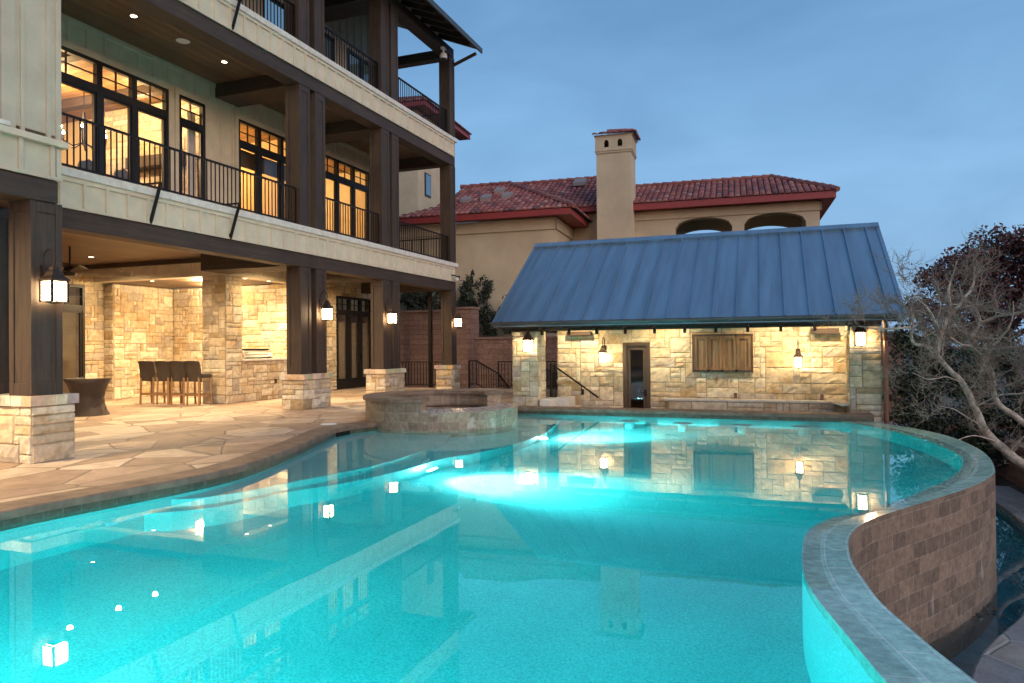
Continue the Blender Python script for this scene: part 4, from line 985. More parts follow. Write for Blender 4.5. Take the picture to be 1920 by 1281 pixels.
m=MB(); m.tube([(-10.37,21.75,3.82),(-10.25,21.8,3.80),(-10.2,21.86,3.74)],.022,8); m.tube([(-10.2,21.95,3.76),(-10.17,21.78,3.68)],[.055,.075],14); m.build('housing',M['bronze'],fl)
m=MB(); m.tube([(-10.169,21.776,3.679),(-10.168,21.77,3.677)],.066,14); m.build('lens',M['white'],fl)
# railings and stairs at the far edge of the patio
def free_rail(label,p0,p1,zb,zt):
    t=thing('metal_railing',label,'railing',((p0[0]+p1[0])/2,(p0[1]+p1[1])/2,0),'stair and edge railings'); railing(p0,p1,zb,zt,'bars',.115,'iron',t); return t
free_rail('dark metal railing at the patio edge between the last two stone piers',(-13.4,22.35,0),(-10.95,22.35,0),.10,.92)
free_rail('dark metal railing at the patio edge left of the pool house column',(-8.95,22.35,0),(-5.6,22.35,0),.10,.93)
free_rail('narrow dark metal railing between pool house column and wall',(-5.32,16.7,.05),(-5.32,17.6,.05),.10,.93)
def stair_rail(label,pts):
    t=thing('stair_railing',label,'railing',(pts[0][0],pts[0][1],-1.0),'stair and edge railings'); m=MB()
    for a,b in zip(pts,pts[1:]): m.bar(a,b,.05,.04); m.bar(Vector(a)-Vector((0,0,.8)),Vector(b)-Vector((0,0,.8)),.03,.03)
    for a,b in zip(pts,pts[1:]):
        n=max(1,int((Vector(b)-Vector(a)).length/.115))
        for i in range(n+1): q=Vector(a).lerp(Vector(b),i/n); m.bar(q-Vector((0,0,.82)),q,.018)
    for q in (pts[0],pts[-1]): m.bar(Vector(q)-Vector((0,0,1.0)),q,.045)
    m.build('bars',M['iron'],t)
stair_rail('stair railing sloping down beside the last stone pier of the house',[(-10.2,22.75,.93),(-9.95,22.8,.93),(-9.45,23.6,.45),(-9.3,24.3,-.1)])
stair_rail('low stair railing rising towards the patio gate',[(-9.95,25.2,-.05),(-9.3,25.0,.1),(-8.7,24.8,.42)])
stair_rail('far stair railing behind the edge railing by the pool house',[(-8.9,24.0,.98),(-8.55,24.05,.98),(-7.8,24.8,.42),(-6.2,24.8,.42)])
stl=thing('yard_steps','stone steps descending from the patio to the lower yard','steps',(-10,23.5,-1))
for i in range(5):
    m=MB(); m.box(-10.2,-8.95,22.62+.32*i,22.96+.32*i,-1.0,-.02-.19*i); m.build('tread',M['flag2'],stl)

# ================================================================== RETAINING WALLS
def block_wall(name,label,segs,capmat='cap'):
    t=thing(name,label,'wall',(segs[0][0],segs[0][2],-1)); m=MB(); k=MB()
    for (x0,x1,y0,y1,z0,z1) in segs:
        zt=z1-.09
        for q,u in (([(x0,y0),(x1,y0)],x1-x0),([(x1,y0),(x1,y1)],y1-y0),([(x1,y1),(x0,y1)],x1-x0),([(x0,y1),(x0,y0)],y1-y0)):
            (ax,ay),(bx,by)=q; o=ax+ay
            m.add([(ax,ay,z0),(bx,by,z0),(bx,by,zt),(ax,ay,zt)],[(0,1,2,3)],None,[[(o,z0),(o+u,z0),(o+u,zt),(o,zt)]])
        a=x0-.04
        while a<x1+.03:
            b=min(a+.45,x1+.04); k.box(a+.003,b-.003,y0-.05,y1+.05,zt+.002,z1); a=b
    m.build('blockwork',M['block'],t); k.build('cap',M['blockcap'],t,bevel=.01)
M['blockcap']=plain('block_wall_cap',(.24,.15,.12),.9,0,.2,6,.5)
block_wall('retaining_wall','tall brown block retaining wall behind the house and pool house',[(-24,-11.87,24.8,25.25,-1.5,2.85),(-11.87,-10.92,24.65,25.3,-1.5,2.92),(-10.92,3.4,24.85,25.25,-1.5,1.78)])
block_wall('garden_wall','low brown block wall with a pale cap under the trees at right',[(3.75,8.0,21.0,21.35,-2.2,-.52),(4.3,4.65,12.6,20.98,-2.2,-.62)])
#PART5
# ================================================================== NEIGHBOURING VILLA (own frame, turned 3.5 degrees)
NO=Vector((1.357,30.41,0)); na=R(3.54); E1=Vector((math.cos(na),math.sin(na),0)); E2=Vector((-math.sin(na),math.cos(na),0))
def nl(x,y,z): return NO+E1*x+E2*y+Vector((0,0,z))
nb=thing('neighbour_villa','tan stucco villa with red clay tile roofs and a tall chimney beyond the pool house','house',NO+Vector((-8,4,0)))
def nbox(mb,x0,x1,y0,y1,z0,z1,col=None):
    vs=[nl(x,y,z) for z in (z0,z1) for x,y in ((x0,y0),(x1,y0),(x1,y1),(x0,y1))]
    mb.add(vs,[(0,3,2,1),(4,5,6,7),(0,1,5,4),(1,2,6,5),(2,3,7,6),(3,0,4,7)],col)
TP=[(.30,.105,.095)]*5+[(.36,.15,.135)]*4+[(.24,.085,.09)]*3+[(.36,.20,.17)]*1+[(.16,.08,.09)]*2+[(.33,.13,.12)]*3
def tileroof(mb,P0,e,gv,L,vmax,seed,tw=.235,ct=.36,vmin=None):
    """barrel tiles on a slope: P0 eave start, e along the eave, gv up the slope"""
    r=random.Random(seed); nrm=e.cross(gv).normalized(); n=int(L/tw)
    for i in range(n):
        u=(i+.5)*tw; V=vmax(u); v0=vmin(u) if vmin else 0.0; v=v0; j=0
        while v<V-.05:
            b=min(v+ct+.06,V+.06); c=r.choice(TP); sh=.8+.4*r.random(); c=tuple(k*sh for k in c); vs=[]
            for (vv,lift) in ((v-.02,.035),(b,.0)):
                for k in range(6):
                    a=math.pi*k/5; vs.append(P0+e*(u-tw*.44*math.cos(a))+gv*vv+nrm*(lift+.07*math.sin(a)))
                    
            fs=[(k,k+1,7+k,6+k) for k in range(5)]+[(5,4,3,2,1,0)]
            mb.add(vs,fs,c); v+=ct; j+=1
    # bed below the tiles
def slope(mb,pts,col=(.12,.06,.055)): mb.add(pts,[tuple(range(len(pts)))],col)
def interp(tab):
    def f(u):
        for (a,b),(c,d) in zip(tab,tab[1:]):
            if a<=u<=c: return b+(d-b)*(u-a)/max(1e-6,c-a)
        return 0
    return f
def ridge(mb,a,b,r=.11):
    d=(b-a); n=max(1,int(d.length/.42)); rr=random.Random(3)
    for i in range(n): 
        c=rr.choice(TP); mb.tube([a+d*(i/n)+Vector((0,0,.03)),a+d*((i+1.12)/n)],[r*1.05,r*.9],7,tuple(k*.8 for k in c))
# right wing with two arches
m=MB()
def arch_wall(mb,y0,y1,x0,x1,zb,zt,arches):
    xs=sorted({x0,x1,*[a for k in arches for a in k[:2]]})
    for a,b in zip(xs,xs[1:]):
        k=[q for q in arches if q[0]<=a+1e-6 and q[1]>=b-1e-6]
        if not k: nbox(mb,a,b,y0,y1,zb,zt); continue
        q=k[0]; n=18; mid=(a+b)/2
        for i in range(n):
            u0=a+(b-a)*i/n; u1=a+(b-a)*(i+1)/n
            z=lambda u: q[2]+(q[3]-q[2])*math.sqrt(max(0,1-((u-mid)/((b-a)/2))**2))
            vs=[nl(u0,y0,z(u0)),nl(u1,y0,z(u1)),nl(u1,y0,zt),nl(u0,y0,zt),nl(u0,y1,z(u0)),nl(u1,y1,z(u1)),nl(u1,y1,zt),nl(u0,y1,zt)]
            mb.add(vs,[(0,1,2,3),(7,6,5,4),(0,4,5,1)])
ARC=[(-5.50,-3.27,6.22,6.60),(-2.80,-.50,6.24,6.62)]
arch_wall(m,0,.45,-7.3,0,1.5,7.0,ARC); nbox(m,-7.3,0,0,.45,1.5,5.0) if False else None
nbox(m,-.45,0,.45,5.0,1.5,7.0); arch_wall(m,2.7,3.0,-7.3,0,1.5,7.2,[(-5.6,-3.4,6.15,6.55),(-2.95,-.62,6.17,6.57)])
nbox(m,-7.3,0,.45,2.7,6.9,7.0)
nbox(m,-7.32,.06,-.07,0,6.62,6.98); nbox(m,0,.07,-.07,5.4,6.62,6.98)
# middle wall and left wing
nbox(m,-10.3,-7.3,0,.4,1.5,7.2); nbox(m,-24,-9.85,-3,.1,1.2,6.45); nbox(m,-24.1,-9.78,-3.08,-3,5.98,6.44); nbox(m,-9.85,-9.78,-3.08,0,5.98,6.44)
# tower
nbox(m,-26,-17.75,1.5,6.4,1.2,12.95); m.build('wall',M['stucco'],nb)
m=MB(); nbox(m,-17.74,-17.70,2.3,3.0,8.9,10.05); tw=m.build('window',M['bronze'],nb)
m=MB(); m.add([nl(-17.69,2.36,8.98),nl(-17.69,2.94,8.98),nl(-17.69,2.94,9.98),nl(-17.69,2.36,9.98)],[(0,1,2,3)]); m.build('pane',pane('tower_glass',(.3,.35,.35),.35,.6),tw)
# fascias and soffits
m=MB()
nbox(m,-7.32,.52,-.60,-.54,6.97,7.22); nbox(m,.46,.52,-.54,5.9,6.97,7.22); nbox(m,-7.32,.46,-.54,0,7.0,7.05); nbox(m,0,.46,0,5.9,7.0,7.05)
nbox(m,-10.3,-7.3,-.55,-.5,7.05,7.25); nbox(m,-10.3,-7.3,-.5,0,7.08,7.12)
nbox(m,-24.5,-9.10,-3.62,-3.55,6.43,6.66); nbox(m,-9.16,-9.10,-3.55,-.4,6.43,6.66); nbox(m,-24.5,-9.16,-3.55,-3,6.46,6.50); nbox(m,-9.85,-9.16,-3,.0,6.46,6.50)
nbox(m,-26.5,-17.10,.95,1.02,12.9,13.12); nbox(m,-17.16,-17.10,1.02,7.1,12.9,13.12); nbox(m,-26.5,-17.16,1.02,1.6,12.92,12.96); nbox(m,-17.75,-17.16,1.6,7.1,12.92,12.96)
m.build('fascia',M['fascia'],nb)
def roofmesh(name,build):
    m=MB(); build(m); return m.build(name,M['tile'],nb,smooth=False)
def gvec(dy,dz): return (E2*dy+Vector((0,0,dz))).normalized()
def right_roof(m):
    L=math.hypot(3.1,1.32); g=gvec(3.1,1.32)
    slope(m,[nl(-7.6,-.6,7.22),nl(.53,-.6,7.22),nl(-1.66,2.5,8.54),nl(-7.6,2.5,8.54)]); slope(m,[nl(-7.6,2.5,8.54),nl(-1.66,2.5,8.54),nl(.53,5.9,7.22),nl(-7.6,5.9,7.22)]); slope(m,[nl(.53,-.6,7.22),nl(.53,5.9,7.22),nl(-1.66,2.5,8.54)])
    tileroof(m,nl(-7.4,-.62,7.22),E1,g,7.95,interp([(0,L),(5.74,L),(7.95,0)]),11)
    tileroof(m,nl(.55,-.6,7.22),E2,(E1*-2.19+Vector((0,0,1.32))).normalized(),6.5,interp([(0,0),(3.1,2.55),(6.5,0)]),12)
    ridge(m,nl(-7.5,2.5,8.6),nl(-1.6,2.5,8.6)); ridge(m,nl(-1.66,2.5,8.6),nl(.56,-.6,7.28)); ridge(m,nl(-1.66,2.5,8.6),nl(.56,5.9,7.28))
rr_=roofmesh('tile_roof',right_roof)
def mid_roof(m):
    g=gvec(3.6,1.98); L=math.hypot(3.6,1.98)
    slope(m,[nl(-15,-.55,7.22),nl(-7.2,-.55,7.22),nl(-8.6,3.05,9.2),nl(-15,3.05,9.2)]); slope(m,[nl(-15,3.05,9.2),nl(-8.6,3.05,9.2),nl(-7.2,6.6,7.2),nl(-15,6.6,7.2)]); slope(m,[nl(-7.2,-.55,7.22),nl(-7.2,6.6,7.2),nl(-8.6,3.05,9.2)])
    tileroof(m,nl(-14,-.57,7.22),E1,g,6.8,interp([(0,L),(5.0,L),(6.8,0)]),13,vmin=interp([(0,3.0),(1.0,2.2),(4.6,0),(6.8,0)])); ridge(m,nl(-15,3.05,9.26),nl(-8.6,3.05,9.26)); ridge(m,nl(-8.6,3.05,9.26),nl(-7.2,-.55,7.3))
mr_=roofmesh('tile_roof',mid_roof)
def left_roof(m):
    g=gvec(3.75,1.92); L=math.hypot(3.75,1.92)
    slope(m,[nl(-16.6,-3.6,6.66),nl(-9.0,-3.6,6.66),nl(-12.7,.15,8.58),nl(-14.95,.15,8.58),nl(-14.98,-2.45,7.25)]); slope(m,[nl(-9.0,-3.6,6.66),nl(-9.0,.6,6.66),nl(-12.7,.15,8.58)]); slope(m,[nl(-15,.15,8.58),nl(-12.7,.15,8.58),nl(-12.0,3,7.2),nl(-15,3,7.2)])
    tileroof(m,nl(-17,-3.62,6.66),E1,g,8.0,interp([(0,.1),(.5,.15),(1.98,1.35),(2.02,L),(4.3,L),(8.0,0)]),14); ridge(m,nl(-15,.15,8.64),nl(-12.7,.15,8.64)); ridge(m,nl(-12.7,.15,8.64),nl(-9.0,-3.6,6.74))
    tileroof(m,nl(-8.98,-3.6,6.66),E2,(E1*-3.7+Vector((0,0,1.92))).normalized(),4.0,interp([(0,0),(3.7,4.1),(4,4.1)]),15)
lr_=roofmesh('tile_roof',left_roof)
def tower_roof(m):
    slope(m,[nl(-26.5,.95,13.12),nl(-17.05,.95,13.12),nl(-20.2,4,14.4),nl(-26.5,4,14.4)]); slope(m,[nl(-17.05,.95,13.12),nl(-17.05,7.1,13.12),nl(-20.2,4,14.4)])
    tileroof(m,nl(-26,.93,13.12),E1,gvec(3.05,1.28),8.95,interp([(0,3.3),(5.8,3.3),(8.95,0)]),16); tileroof(m,nl(-17.03,.95,13.12),E2,(E1*-3.15+Vector((0,0,1.28))).normalized(),6.15,interp([(0,0),(3.05,3.4),(6.15,0)]),17)
    ridge(m,nl(-20.2,4,14.45),nl(-17.05,.95,13.2))
roofmesh('tile_roof',tower_roof)
M['ventgrey']=plain('grey_vent_metal',(.28,.23,.225),.6,.1,.08,5,.05)
for (x,y,z) in ((-13.93,-2.1,7.42),(-13.05,-2.05,7.46),(-12.15,-1.95,7.50),(-12.75,-1.1,7.92)):
    v=MB(); vs=[]
    for (dx,dy,dz) in ((-.2,-.15,-.02),(.2,-.15,-.02),(.2,.22,.18),(-.2,.22,.18)): vs.append(nl(x+dx,y+dy,z+dz))
    vs+= [p+Vector((0,0,.17)) for p in vs]; v.add(vs,[(0,3,2,1),(4,5,6,7),(0,1,5,4),(1,2,6,5),(2,3,7,6),(3,0,4,7)]); v.build('roof_vent',M['ventgrey'],lr_)
v=MB(); vs=[nl(-9.9+dx,2.0+dy,8.72+dz) for dx,dy,dz in ((-.27,-.2,-.02),(.27,-.2,-.02),(.27,.30,.26),(-.27,.30,.26))]; vs+=[p+Vector((0,0,.15)) for p in vs]; v.add(vs,[(0,3,2,1),(4,5,6,7),(0,1,5,4),(1,2,6,5),(2,3,7,6),(3,0,4,7)]); v.build('roof_vent',M['ventgrey'],mr_)
# chimney
m=MB(); nbox(m,-8.54,-7.14,-1.2,.2,1.5,9.25); nbox(m,-8.57,-7.11,-1.24,.24,9.25,9.33)
nbox(m,-8.60,-7.08,-1.27,.27,9.33,9.36)
fx=[(-8.58,-8.22),(-8.02,-7.67),(-7.47,-7.10)]
for a,b in fx: nbox(m,a,b,-1.25,-1.12,9.36,9.95)
for a,b in ((-8.22,-8.02),(-7.67,-7.47)):
    nbox(m,a,b,-1.25,-1.12,9.36,9.48); n=10; mid=(a+b)/2; r=(b-a)/2
    for i in range(n):
        u0=a+(b-a)*i/n; u1=a+(b-a)*(i+1)/n; z=lambda u: 9.68+math.sqrt(max(0,r*r-(u-mid)**2)); y0,y1=-1.25,-1.12
        vs=[nl(u0,y0,z(u0)),nl(u1,y0,z(u1)),nl(u1,y0,9.95),nl(u0,y0,9.95),nl(u0,y1,z(u0)),nl(u1,y1,z(u1)),nl(u1,y1,9.95),nl(u0,y1,9.95)]; m.add(vs,[(0,1,2,3),(7,6,5,4),(0,4,5,1)])
for a,b in ((-1.12,-.85),(-.70,-.35),(-.20,.25)): nbox(m,-7.23,-7.10,a,b,9.36,9.95)
for a,b in ((-.85,-.70),(-.35,-.20)): nbox(m,-7.22,-7.11,a,b,9.36,9.48); nbox(m,-7.22,-7.11,a,b,9.82,9.95)
nbox(m,-8.58,-8.45,-1.12,.25,9.36,9.95); nbox(m,-8.45,-7.23,.12,.25,9.36,9.95); nbox(m,-8.62,-7.06,-1.29,.29,9.95,9.99)
chm=m.build('chimney',M['stucco'],nb)
m=MB(); slope(m,[nl(-8.7,-1.4,9.99),nl(-7.0,-1.4,9.99),nl(-7.45,-.5,10.3),nl(-8.2,-.5,10.3)]); slope(m,[nl(-7.0,-1.4,9.99),nl(-7.0,.4,9.99),nl(-7.45,-.5,10.3)])
tileroof(m,nl(-8.70,-1.38,9.98),E1,gvec(.95,.30),1.72,interp([(0,.05),(.5,1.0),(1.25,1.0),(1.72,.1)]),18,.26,.3); tileroof(m,nl(-6.95,-1.42,9.98),E2,(E1*-.5+Vector((0,0,.3))).normalized(),1.8,interp([(0,.05),(.9,.58),(1.8,.05)]),19,.26,.3)
ridge(m,nl(-8.2,-.5,10.31),nl(-7.45,-.5,10.31),.09); m.build('cap_roof',M['tile'],chm)

# ================================================================== TREES AND SHRUBS
def leaves(mb,clusters,n,size,cols,seed,shell=.55,up=.3):
    r=random.Random(seed); tot=sum(c[3]*c[4]*c[5] for c in clusters)
    for (x,y,z,rx,ry,rz_) in clusters:
        k=int(n*rx*ry*rz_/tot); nclump=max(5,k//45)
        cl=[]
        for _ in range(nclump):
            d=Vector((r.gauss(0,1),r.gauss(0,1),r.gauss(0,1))).normalized()*(shell+(1-shell)*r.random()); cl.append((d,.75+.5*r.random(),r.choice(cols)))
        for _ in range(k):
            d,sh,c=r.choice(cl); s=.17
            p=Vector((x+(d.x+r.gauss(0,s))*rx,y+(d.y+r.gauss(0,s))*ry,z+(d.z+r.gauss(0,s))*rz_))
            q=Vector((r.gauss(0,1),r.gauss(0,1),r.gauss(0,1)+up)).normalized(); t=q.orthogonal().normalized(); b=q.cross(t)
            a=r.random()*6.28; t,b=t*math.cos(a)+b*math.sin(a),b*math.cos(a)-t*math.sin(a); L=size*(.6+.8*r.random()); W=L*(.38+.2*r.random())
            col=tuple(v*sh*(.75+.5*r.random()) for v in c)
            mb.add([p-t*L/2,p-t*L*.05+b*W/2+q*L*.06,p+t*L/2,p-t*L*.05-b*W/2+q*L*.06],[(0,1,2),(0,2,3)],col)
def limbs(mb,base,clusters,seed,r0=.09):
    r=random.Random(seed)
    for (x,y,z,rx,ry,rz_) in clusters:
        a=Vector(base); b=Vector((x,y,z)); mid=a.lerp(b,.5)+Vector((r.gauss(0,.15),r.gauss(0,.15),.15)); mb.tube([a,mid,b],[r0,r0*.6,r0*.3],6)
        for _ in range(7):
            e=b+Vector((r.gauss(0,.38)*rx,r.gauss(0,.38)*ry,r.gauss(0,.38)*rz_)); mb.tube([mid.lerp(b,r.random()),b.lerp(e,.5)+Vector((0,0,.05)),e],[r0*.3,r0*.18,r0*.08],4)
def tree(name,label,cat,base,clusters,n,size,cols,seed,r0=.1,group=None,shell=.55):
    t=thing(name,label,cat,base,group); b=Vector(base); m=MB(); top=Vector((sum(c[0] for c in clusters)/len(clusters),sum(c[1] for c in clusters)/len(clusters),min(c[2] for c in clusters)-.2))
    m.tube([b-Vector((0,0,.15)),b.lerp(top,.5)+Vector((.06,.03,0)),top],[r0*1.5,r0*1.15,r0],8); limbs(m,top,clusters,seed,r0*.7); m.build('trunk',M['darkbark'],t,smooth=True)
    m=MB(); leaves(m,clusters,n,size,cols,seed+1,shell); m.build('crown',M['leaf'],t); return t
RED=[(.085,.026,.026),(.11,.04,.033),(.06,.02,.024),(.14,.06,.045)]
tree('red_leaf_tree','broad tree with dull dark red leaves standing behind the bare tree','tree',(5.6,20.6,-1.0),
 [(3.35,20.2,2.25,.75,.8,.55),(3.75,20.0,2.9,.7,.8,.65),(4.4,20.5,3.35,.85,.9,.62),(5.3,20.3,3.35,.95,.9,.68),(6.3,20.6,3.2,1.0,1,.7),(4.6,20.1,2.5,.9,.9,.7),(5.6,20.2,2.4,1.0,.9,.7),(3.55,20.1,1.55,.65,.7,.45),(6.6,20.4,2.1,.9,.9,.7),(4.5,20.4,1.7,.7,.8,.5),(5.0,20.3,3.75,.7,.8,.5),(5.8,20.3,3.8,.8,.8,.5),(4.0,20.2,3.3,.5,.7,.5)],22000,.105,RED,41,.13,shell=.3)
GRN=[(.020,.035,.018),(.03,.05,.024),(.014,.024,.014),(.045,.06,.03),(.06,.075,.05)]
for (lab,base,cl,seed) in (
 ('dark evergreen tree close behind the copper downspout','',[(2.75,18.6,1.35,.55,.7,.5),(2.65,18.4,.45,.6,.7,.6),(3.2,18.6,.75,.6,.7,.55),(2.9,18.2,-.35,.7,.7,.5)],51),
 ('dark evergreen tree behind the main trunk of the bare tree','',[(3.9,18.2,.65,.75,.7,.6),(4.1,18.0,-.15,.85,.7,.6),(3.6,17.8,-.8,.8,.6,.5),(4.5,18.6,1.2,.7,.7,.5)],52),
 ('dark evergreen tree at the right edge of the view','',[(5.2,18.0,.45,.8,.8,.7),(5.0,17.6,-.45,.9,.8,.6),(5.7,18.3,1.2,.8,.8,.55),(6.0,17.8,-.1,.9,.8,.8)],53)):
    x=sum(c[0] for c in cl)/4; y=sum(c[1] for c in cl)/4; tree('evergreen_tree',lab,'tree',(x,y+.1,bank(x,y)),cl,7000,.10,GRN,seed,.09,'evergreen trees below the pool',shell=.25)
SH=[(.028,.042,.028),(.045,.06,.04),(.018,.028,.02),(.07,.085,.06)]
for (lab,cl,seed) in (
 ('slim leafy shrub beside the corner post, above the retaining wall',[(-11.67,25.96,3.69,0.38,0.40,0.46),(-11.76,25.96,2.96,0.46,0.40,0.46),(-11.53,25.96,4.10,0.18,0.24,0.27)],61),
 ('tall open shrub in the middle of the planting behind the retaining wall',[(-10.85,25.90,3.55,0.38,0.36,0.50),(-10.75,25.90,2.59,0.50,0.40,0.64),(-10.89,25.90,3.96,0.27,0.24,0.26),(-10.71,25.84,2.04,0.46,0.32,0.46)],62),
 ('dense dark shrub next to the pool house eave',[(-9.84,25.90,3.18,0.46,0.40,0.46),(-9.98,25.84,2.41,0.55,0.40,0.55),(-9.43,25.90,2.77,0.46,0.40,0.64),(-8.88,25.84,2.32,0.55,0.40,0.55)],63),
 ('leafy shrub seen between the patio posts behind the wall',[(-14.19,25.90,3.41,0.55,0.40,0.55),(-13.73,25.90,3.23,0.46,0.40,0.46),(-13.45,25.84,3.69,0.32,0.32,0.37)],64),
 ('small shrub behind the wall seen right of the slender steel post',[(-12.90,25.96,3.37,0.27,0.32,0.46),(-12.72,25.90,2.96,0.32,0.32,0.37)],65),
 ('low shrub glimpsed through the gap beside the pool house column',[(-7.41,25.84,2.22,0.55,0.40,0.46),(-6.68,25.84,2.04,0.55,0.40,0.46)],66)):
    x=sum(c[0] for c in cl)/len(cl); tree('leafy_shrub',lab,'shrub',(x,25.95,1.5),cl,2600,.12,SH,seed,.035,'shrubs behind the retaining wall',shell=.3)
# bare tree beside the pool: two leaning trunks with lichen-grey branches and many twigs
bt=thing('bare_tree','leafless tree with pale grey crooked branches leaning towards the pool','tree',(4.6,14.5,bank(4.6,14.5)))
def T(px,py,dep=0.0):
    """points of the tree's own upright plane (metres), given on a 1/100 grid"""
    return Vector((px,14.5+dep,py))
paths=[
 ([(4.75,-1.35,.1),(4.2,-.98,.05),(3.79,-.68,0),(3.55,-.48,0),(3.25,-.14,.05),(3.10,.29,.1),(2.92,.68,.05),(2.73,.90,0),(2.51,1.20,0),(2.36,1.34,-.05),(2.14,1.40,-.1),(2.10,1.63,-.15),(2.06,1.70,-.2)],[.11,.10,.085,.08,.075,.07,.062,.056,.05,.042,.036,.03,.02]),
 ([(2.51,1.20,0),(2.60,1.55,.1),(2.74,1.86,.2),(2.84,1.97,.2),(3.0,2.19,.3),(3.08,2.30,.3),(3.18,2.5,.4),(3.2,2.75,.45)],[.05,.045,.04,.036,.03,.024,.016,.008]),
 ([(2.74,1.86,.2),(2.72,2.13,0),(2.68,2.3,-.1),(2.75,2.55,-.1),(2.8,2.8,-.2)],[.03,.025,.02,.012,.006]),
 ([(2.60,1.55,.1),(2.42,1.88,-.2),(2.30,2.05,-.35),(2.1,2.2,-.5)],[.03,.022,.016,.008]),
 ([(2.06,1.70,-.2),(1.85,1.66,-.3),(1.55,1.66,-.4),(1.2,1.7,-.5)],[.022,.018,.012,.005]),
 ([(2.10,1.63,-.15),(2.15,1.95,-.1),(2.05,2.2,0)],[.02,.014,.006]),
 ([(2.80,1.72,.2),(3.04,1.57,.4),(3.4,1.48,.5),(3.7,1.5,.6)],[.022,.018,.012,.006]),
 ([(5.2,-1.35,.5),(4.6,-.55,.5),(3.85,.05,.5),(3.58,.27,.5),(3.48,.55,.5),(3.47,.83,.55),(3.36,1.13,.6),(3.22,1.43,.6),(3.20,1.55,.65),(3.33,1.75,.7),(3.30,1.95,.75),(3.2,2.14,.8),(3.1,2.25,.85),(3.05,2.5,.9)],[.10,.09,.075,.066,.06,.056,.05,.045,.04,.036,.03,.024,.018,.008]),
 ([(3.33,1.75,.7),(3.6,1.87,.6),(3.85,1.92,.5),(4.2,2.1,.4),(4.5,2.4,.3)],[.03,.026,.022,.014,.006]),
 ([(3.36,1.13,.6),(3.1,1.33,.3),(2.9,1.38,.1),(2.7,1.5,-.1)],[.028,.022,.016,.006]),
 ([(3.38,1.2,.6),(3.5,1.4,.4),(3.62,1.57,.3),(3.7,1.8,.2),(3.68,2.1,.1)],[.026,.022,.018,.012,.006]),
 ([(3.25,-.14,.05),(2.95,.10,-.3),(2.65,.28,-.5),(2.4,.35,-.6)],[.016,.012,.008,.004]),
 ([(3.40,-.3,.0),(3.05,-.18,-.3),(2.75,-.22,-.5),(2.5,-.34,-.6)],[.016,.012,.008,.004]),
 ([(3.10,.29,.1),(3.4,.5,-.2),(3.7,.55,-.3),(4.0,.75,-.4)],[.018,.014,.01,.004]),
 ([(2.92,.68,.05),(2.6,.82,-.3),(2.3,.78,-.5),(2.05,.9,-.6)],[.014,.011,.008,.004]),
 ([(3.55,-.48,0),(3.8,-.1,-.3),(4.1,.05,-.4),(4.4,.3,-.4)],[.016,.013,.009,.004]),
 ([(3.48,.55,.5),(3.8,.72,.3),(4.1,1.0,.2),(4.4,1.2,.1)],[.02,.016,.01,.004])]
M['twig']=plain('brown_grey_twigs',(.25,.205,.17),.9,0,.3,8,0); tr_=random.Random(12); m=MB(); tw=MB(); starts=[]
for pts,rd in paths:
    P=[T(x,z,d) for x,z,d in pts]; Q=resample(P,.06); k=len(Q); RR=[float(np.interp(i/(k-1),np.linspace(0,1,len(rd)),rd))*1.05 for i in range(k)]
    Q=[p+Vector((mnoise.noise(p*5),mnoise.noise(p*5+Vector((9,0,0))),mnoise.noise(p*5+Vector((0,9,0)))))*.018 for p in Q]
    m.tube(Q,RR,7)
    for i in range(2,k):
        if RR[i]<.062: starts.append((Q[i],(Q[i]-Q[i-2]).normalized(),RR[i]))
def grow(p,d,r,L,lev):
    n=5; pts=[p]; q=p; dd=d
    for i in range(n):
        dd=(dd+Vector((tr_.gauss(0,.28),tr_.gauss(0,.28),tr_.gauss(0,.25)+.06))).normalized(); q=q+dd*(L/n); pts.append(q)
    (m if r>.009 else tw).tube(pts,[r*(1-.75*i/n) for i in range(n+1)],4 if r<.009 else 5,cap=False)
    if lev>0:
        for i in range(1,n+1):
            for _ in range(2 if lev>1 else tr_.choice((1,2))):
                e=Vector((tr_.gauss(0,1),tr_.gauss(0,1),tr_.gauss(0,.8)+.2)).normalized(); grow(pts[i],(dd*.6+e*.8).normalized(),max(.0036,r*.55),L*(.45+.25*tr_.random()),lev-1)
for k in range(85):
    p,d,r=tr_.choice(starts)
    if p.z<.5 and tr_.random()<.6: continue
    e=Vector((tr_.gauss(0,1),tr_.gauss(0,.8),tr_.gauss(0,.8)+.35)).normalized(); grow(p,(d*.5+e).normalized(),min(.011,r*.5),.42+.35*tr_.random(),2)
m.build('trunk',M['bark'],bt,smooth=True); o=tw.build('twigs',M['twig'],bt); o['kind']='stuff'
# ground litter on the garden bank
m=MB(); r=random.Random(5)
for k in range(1500):
    x=3.4+r.random()*5; y=7+r.random()*13; leaf_shape(m,(x,y,bank(x,y)+.02),.09+.06*r.random(),r.random()*6,r.random()*3,r.choice([(.12,.07,.035),(.08,.05,.03),(.16,.10,.05)]))
tag(m.build('leaf_litter',M['leaf']),'scattered dry leaves on the garden soil under the trees','leaf litter',kind='stuff')

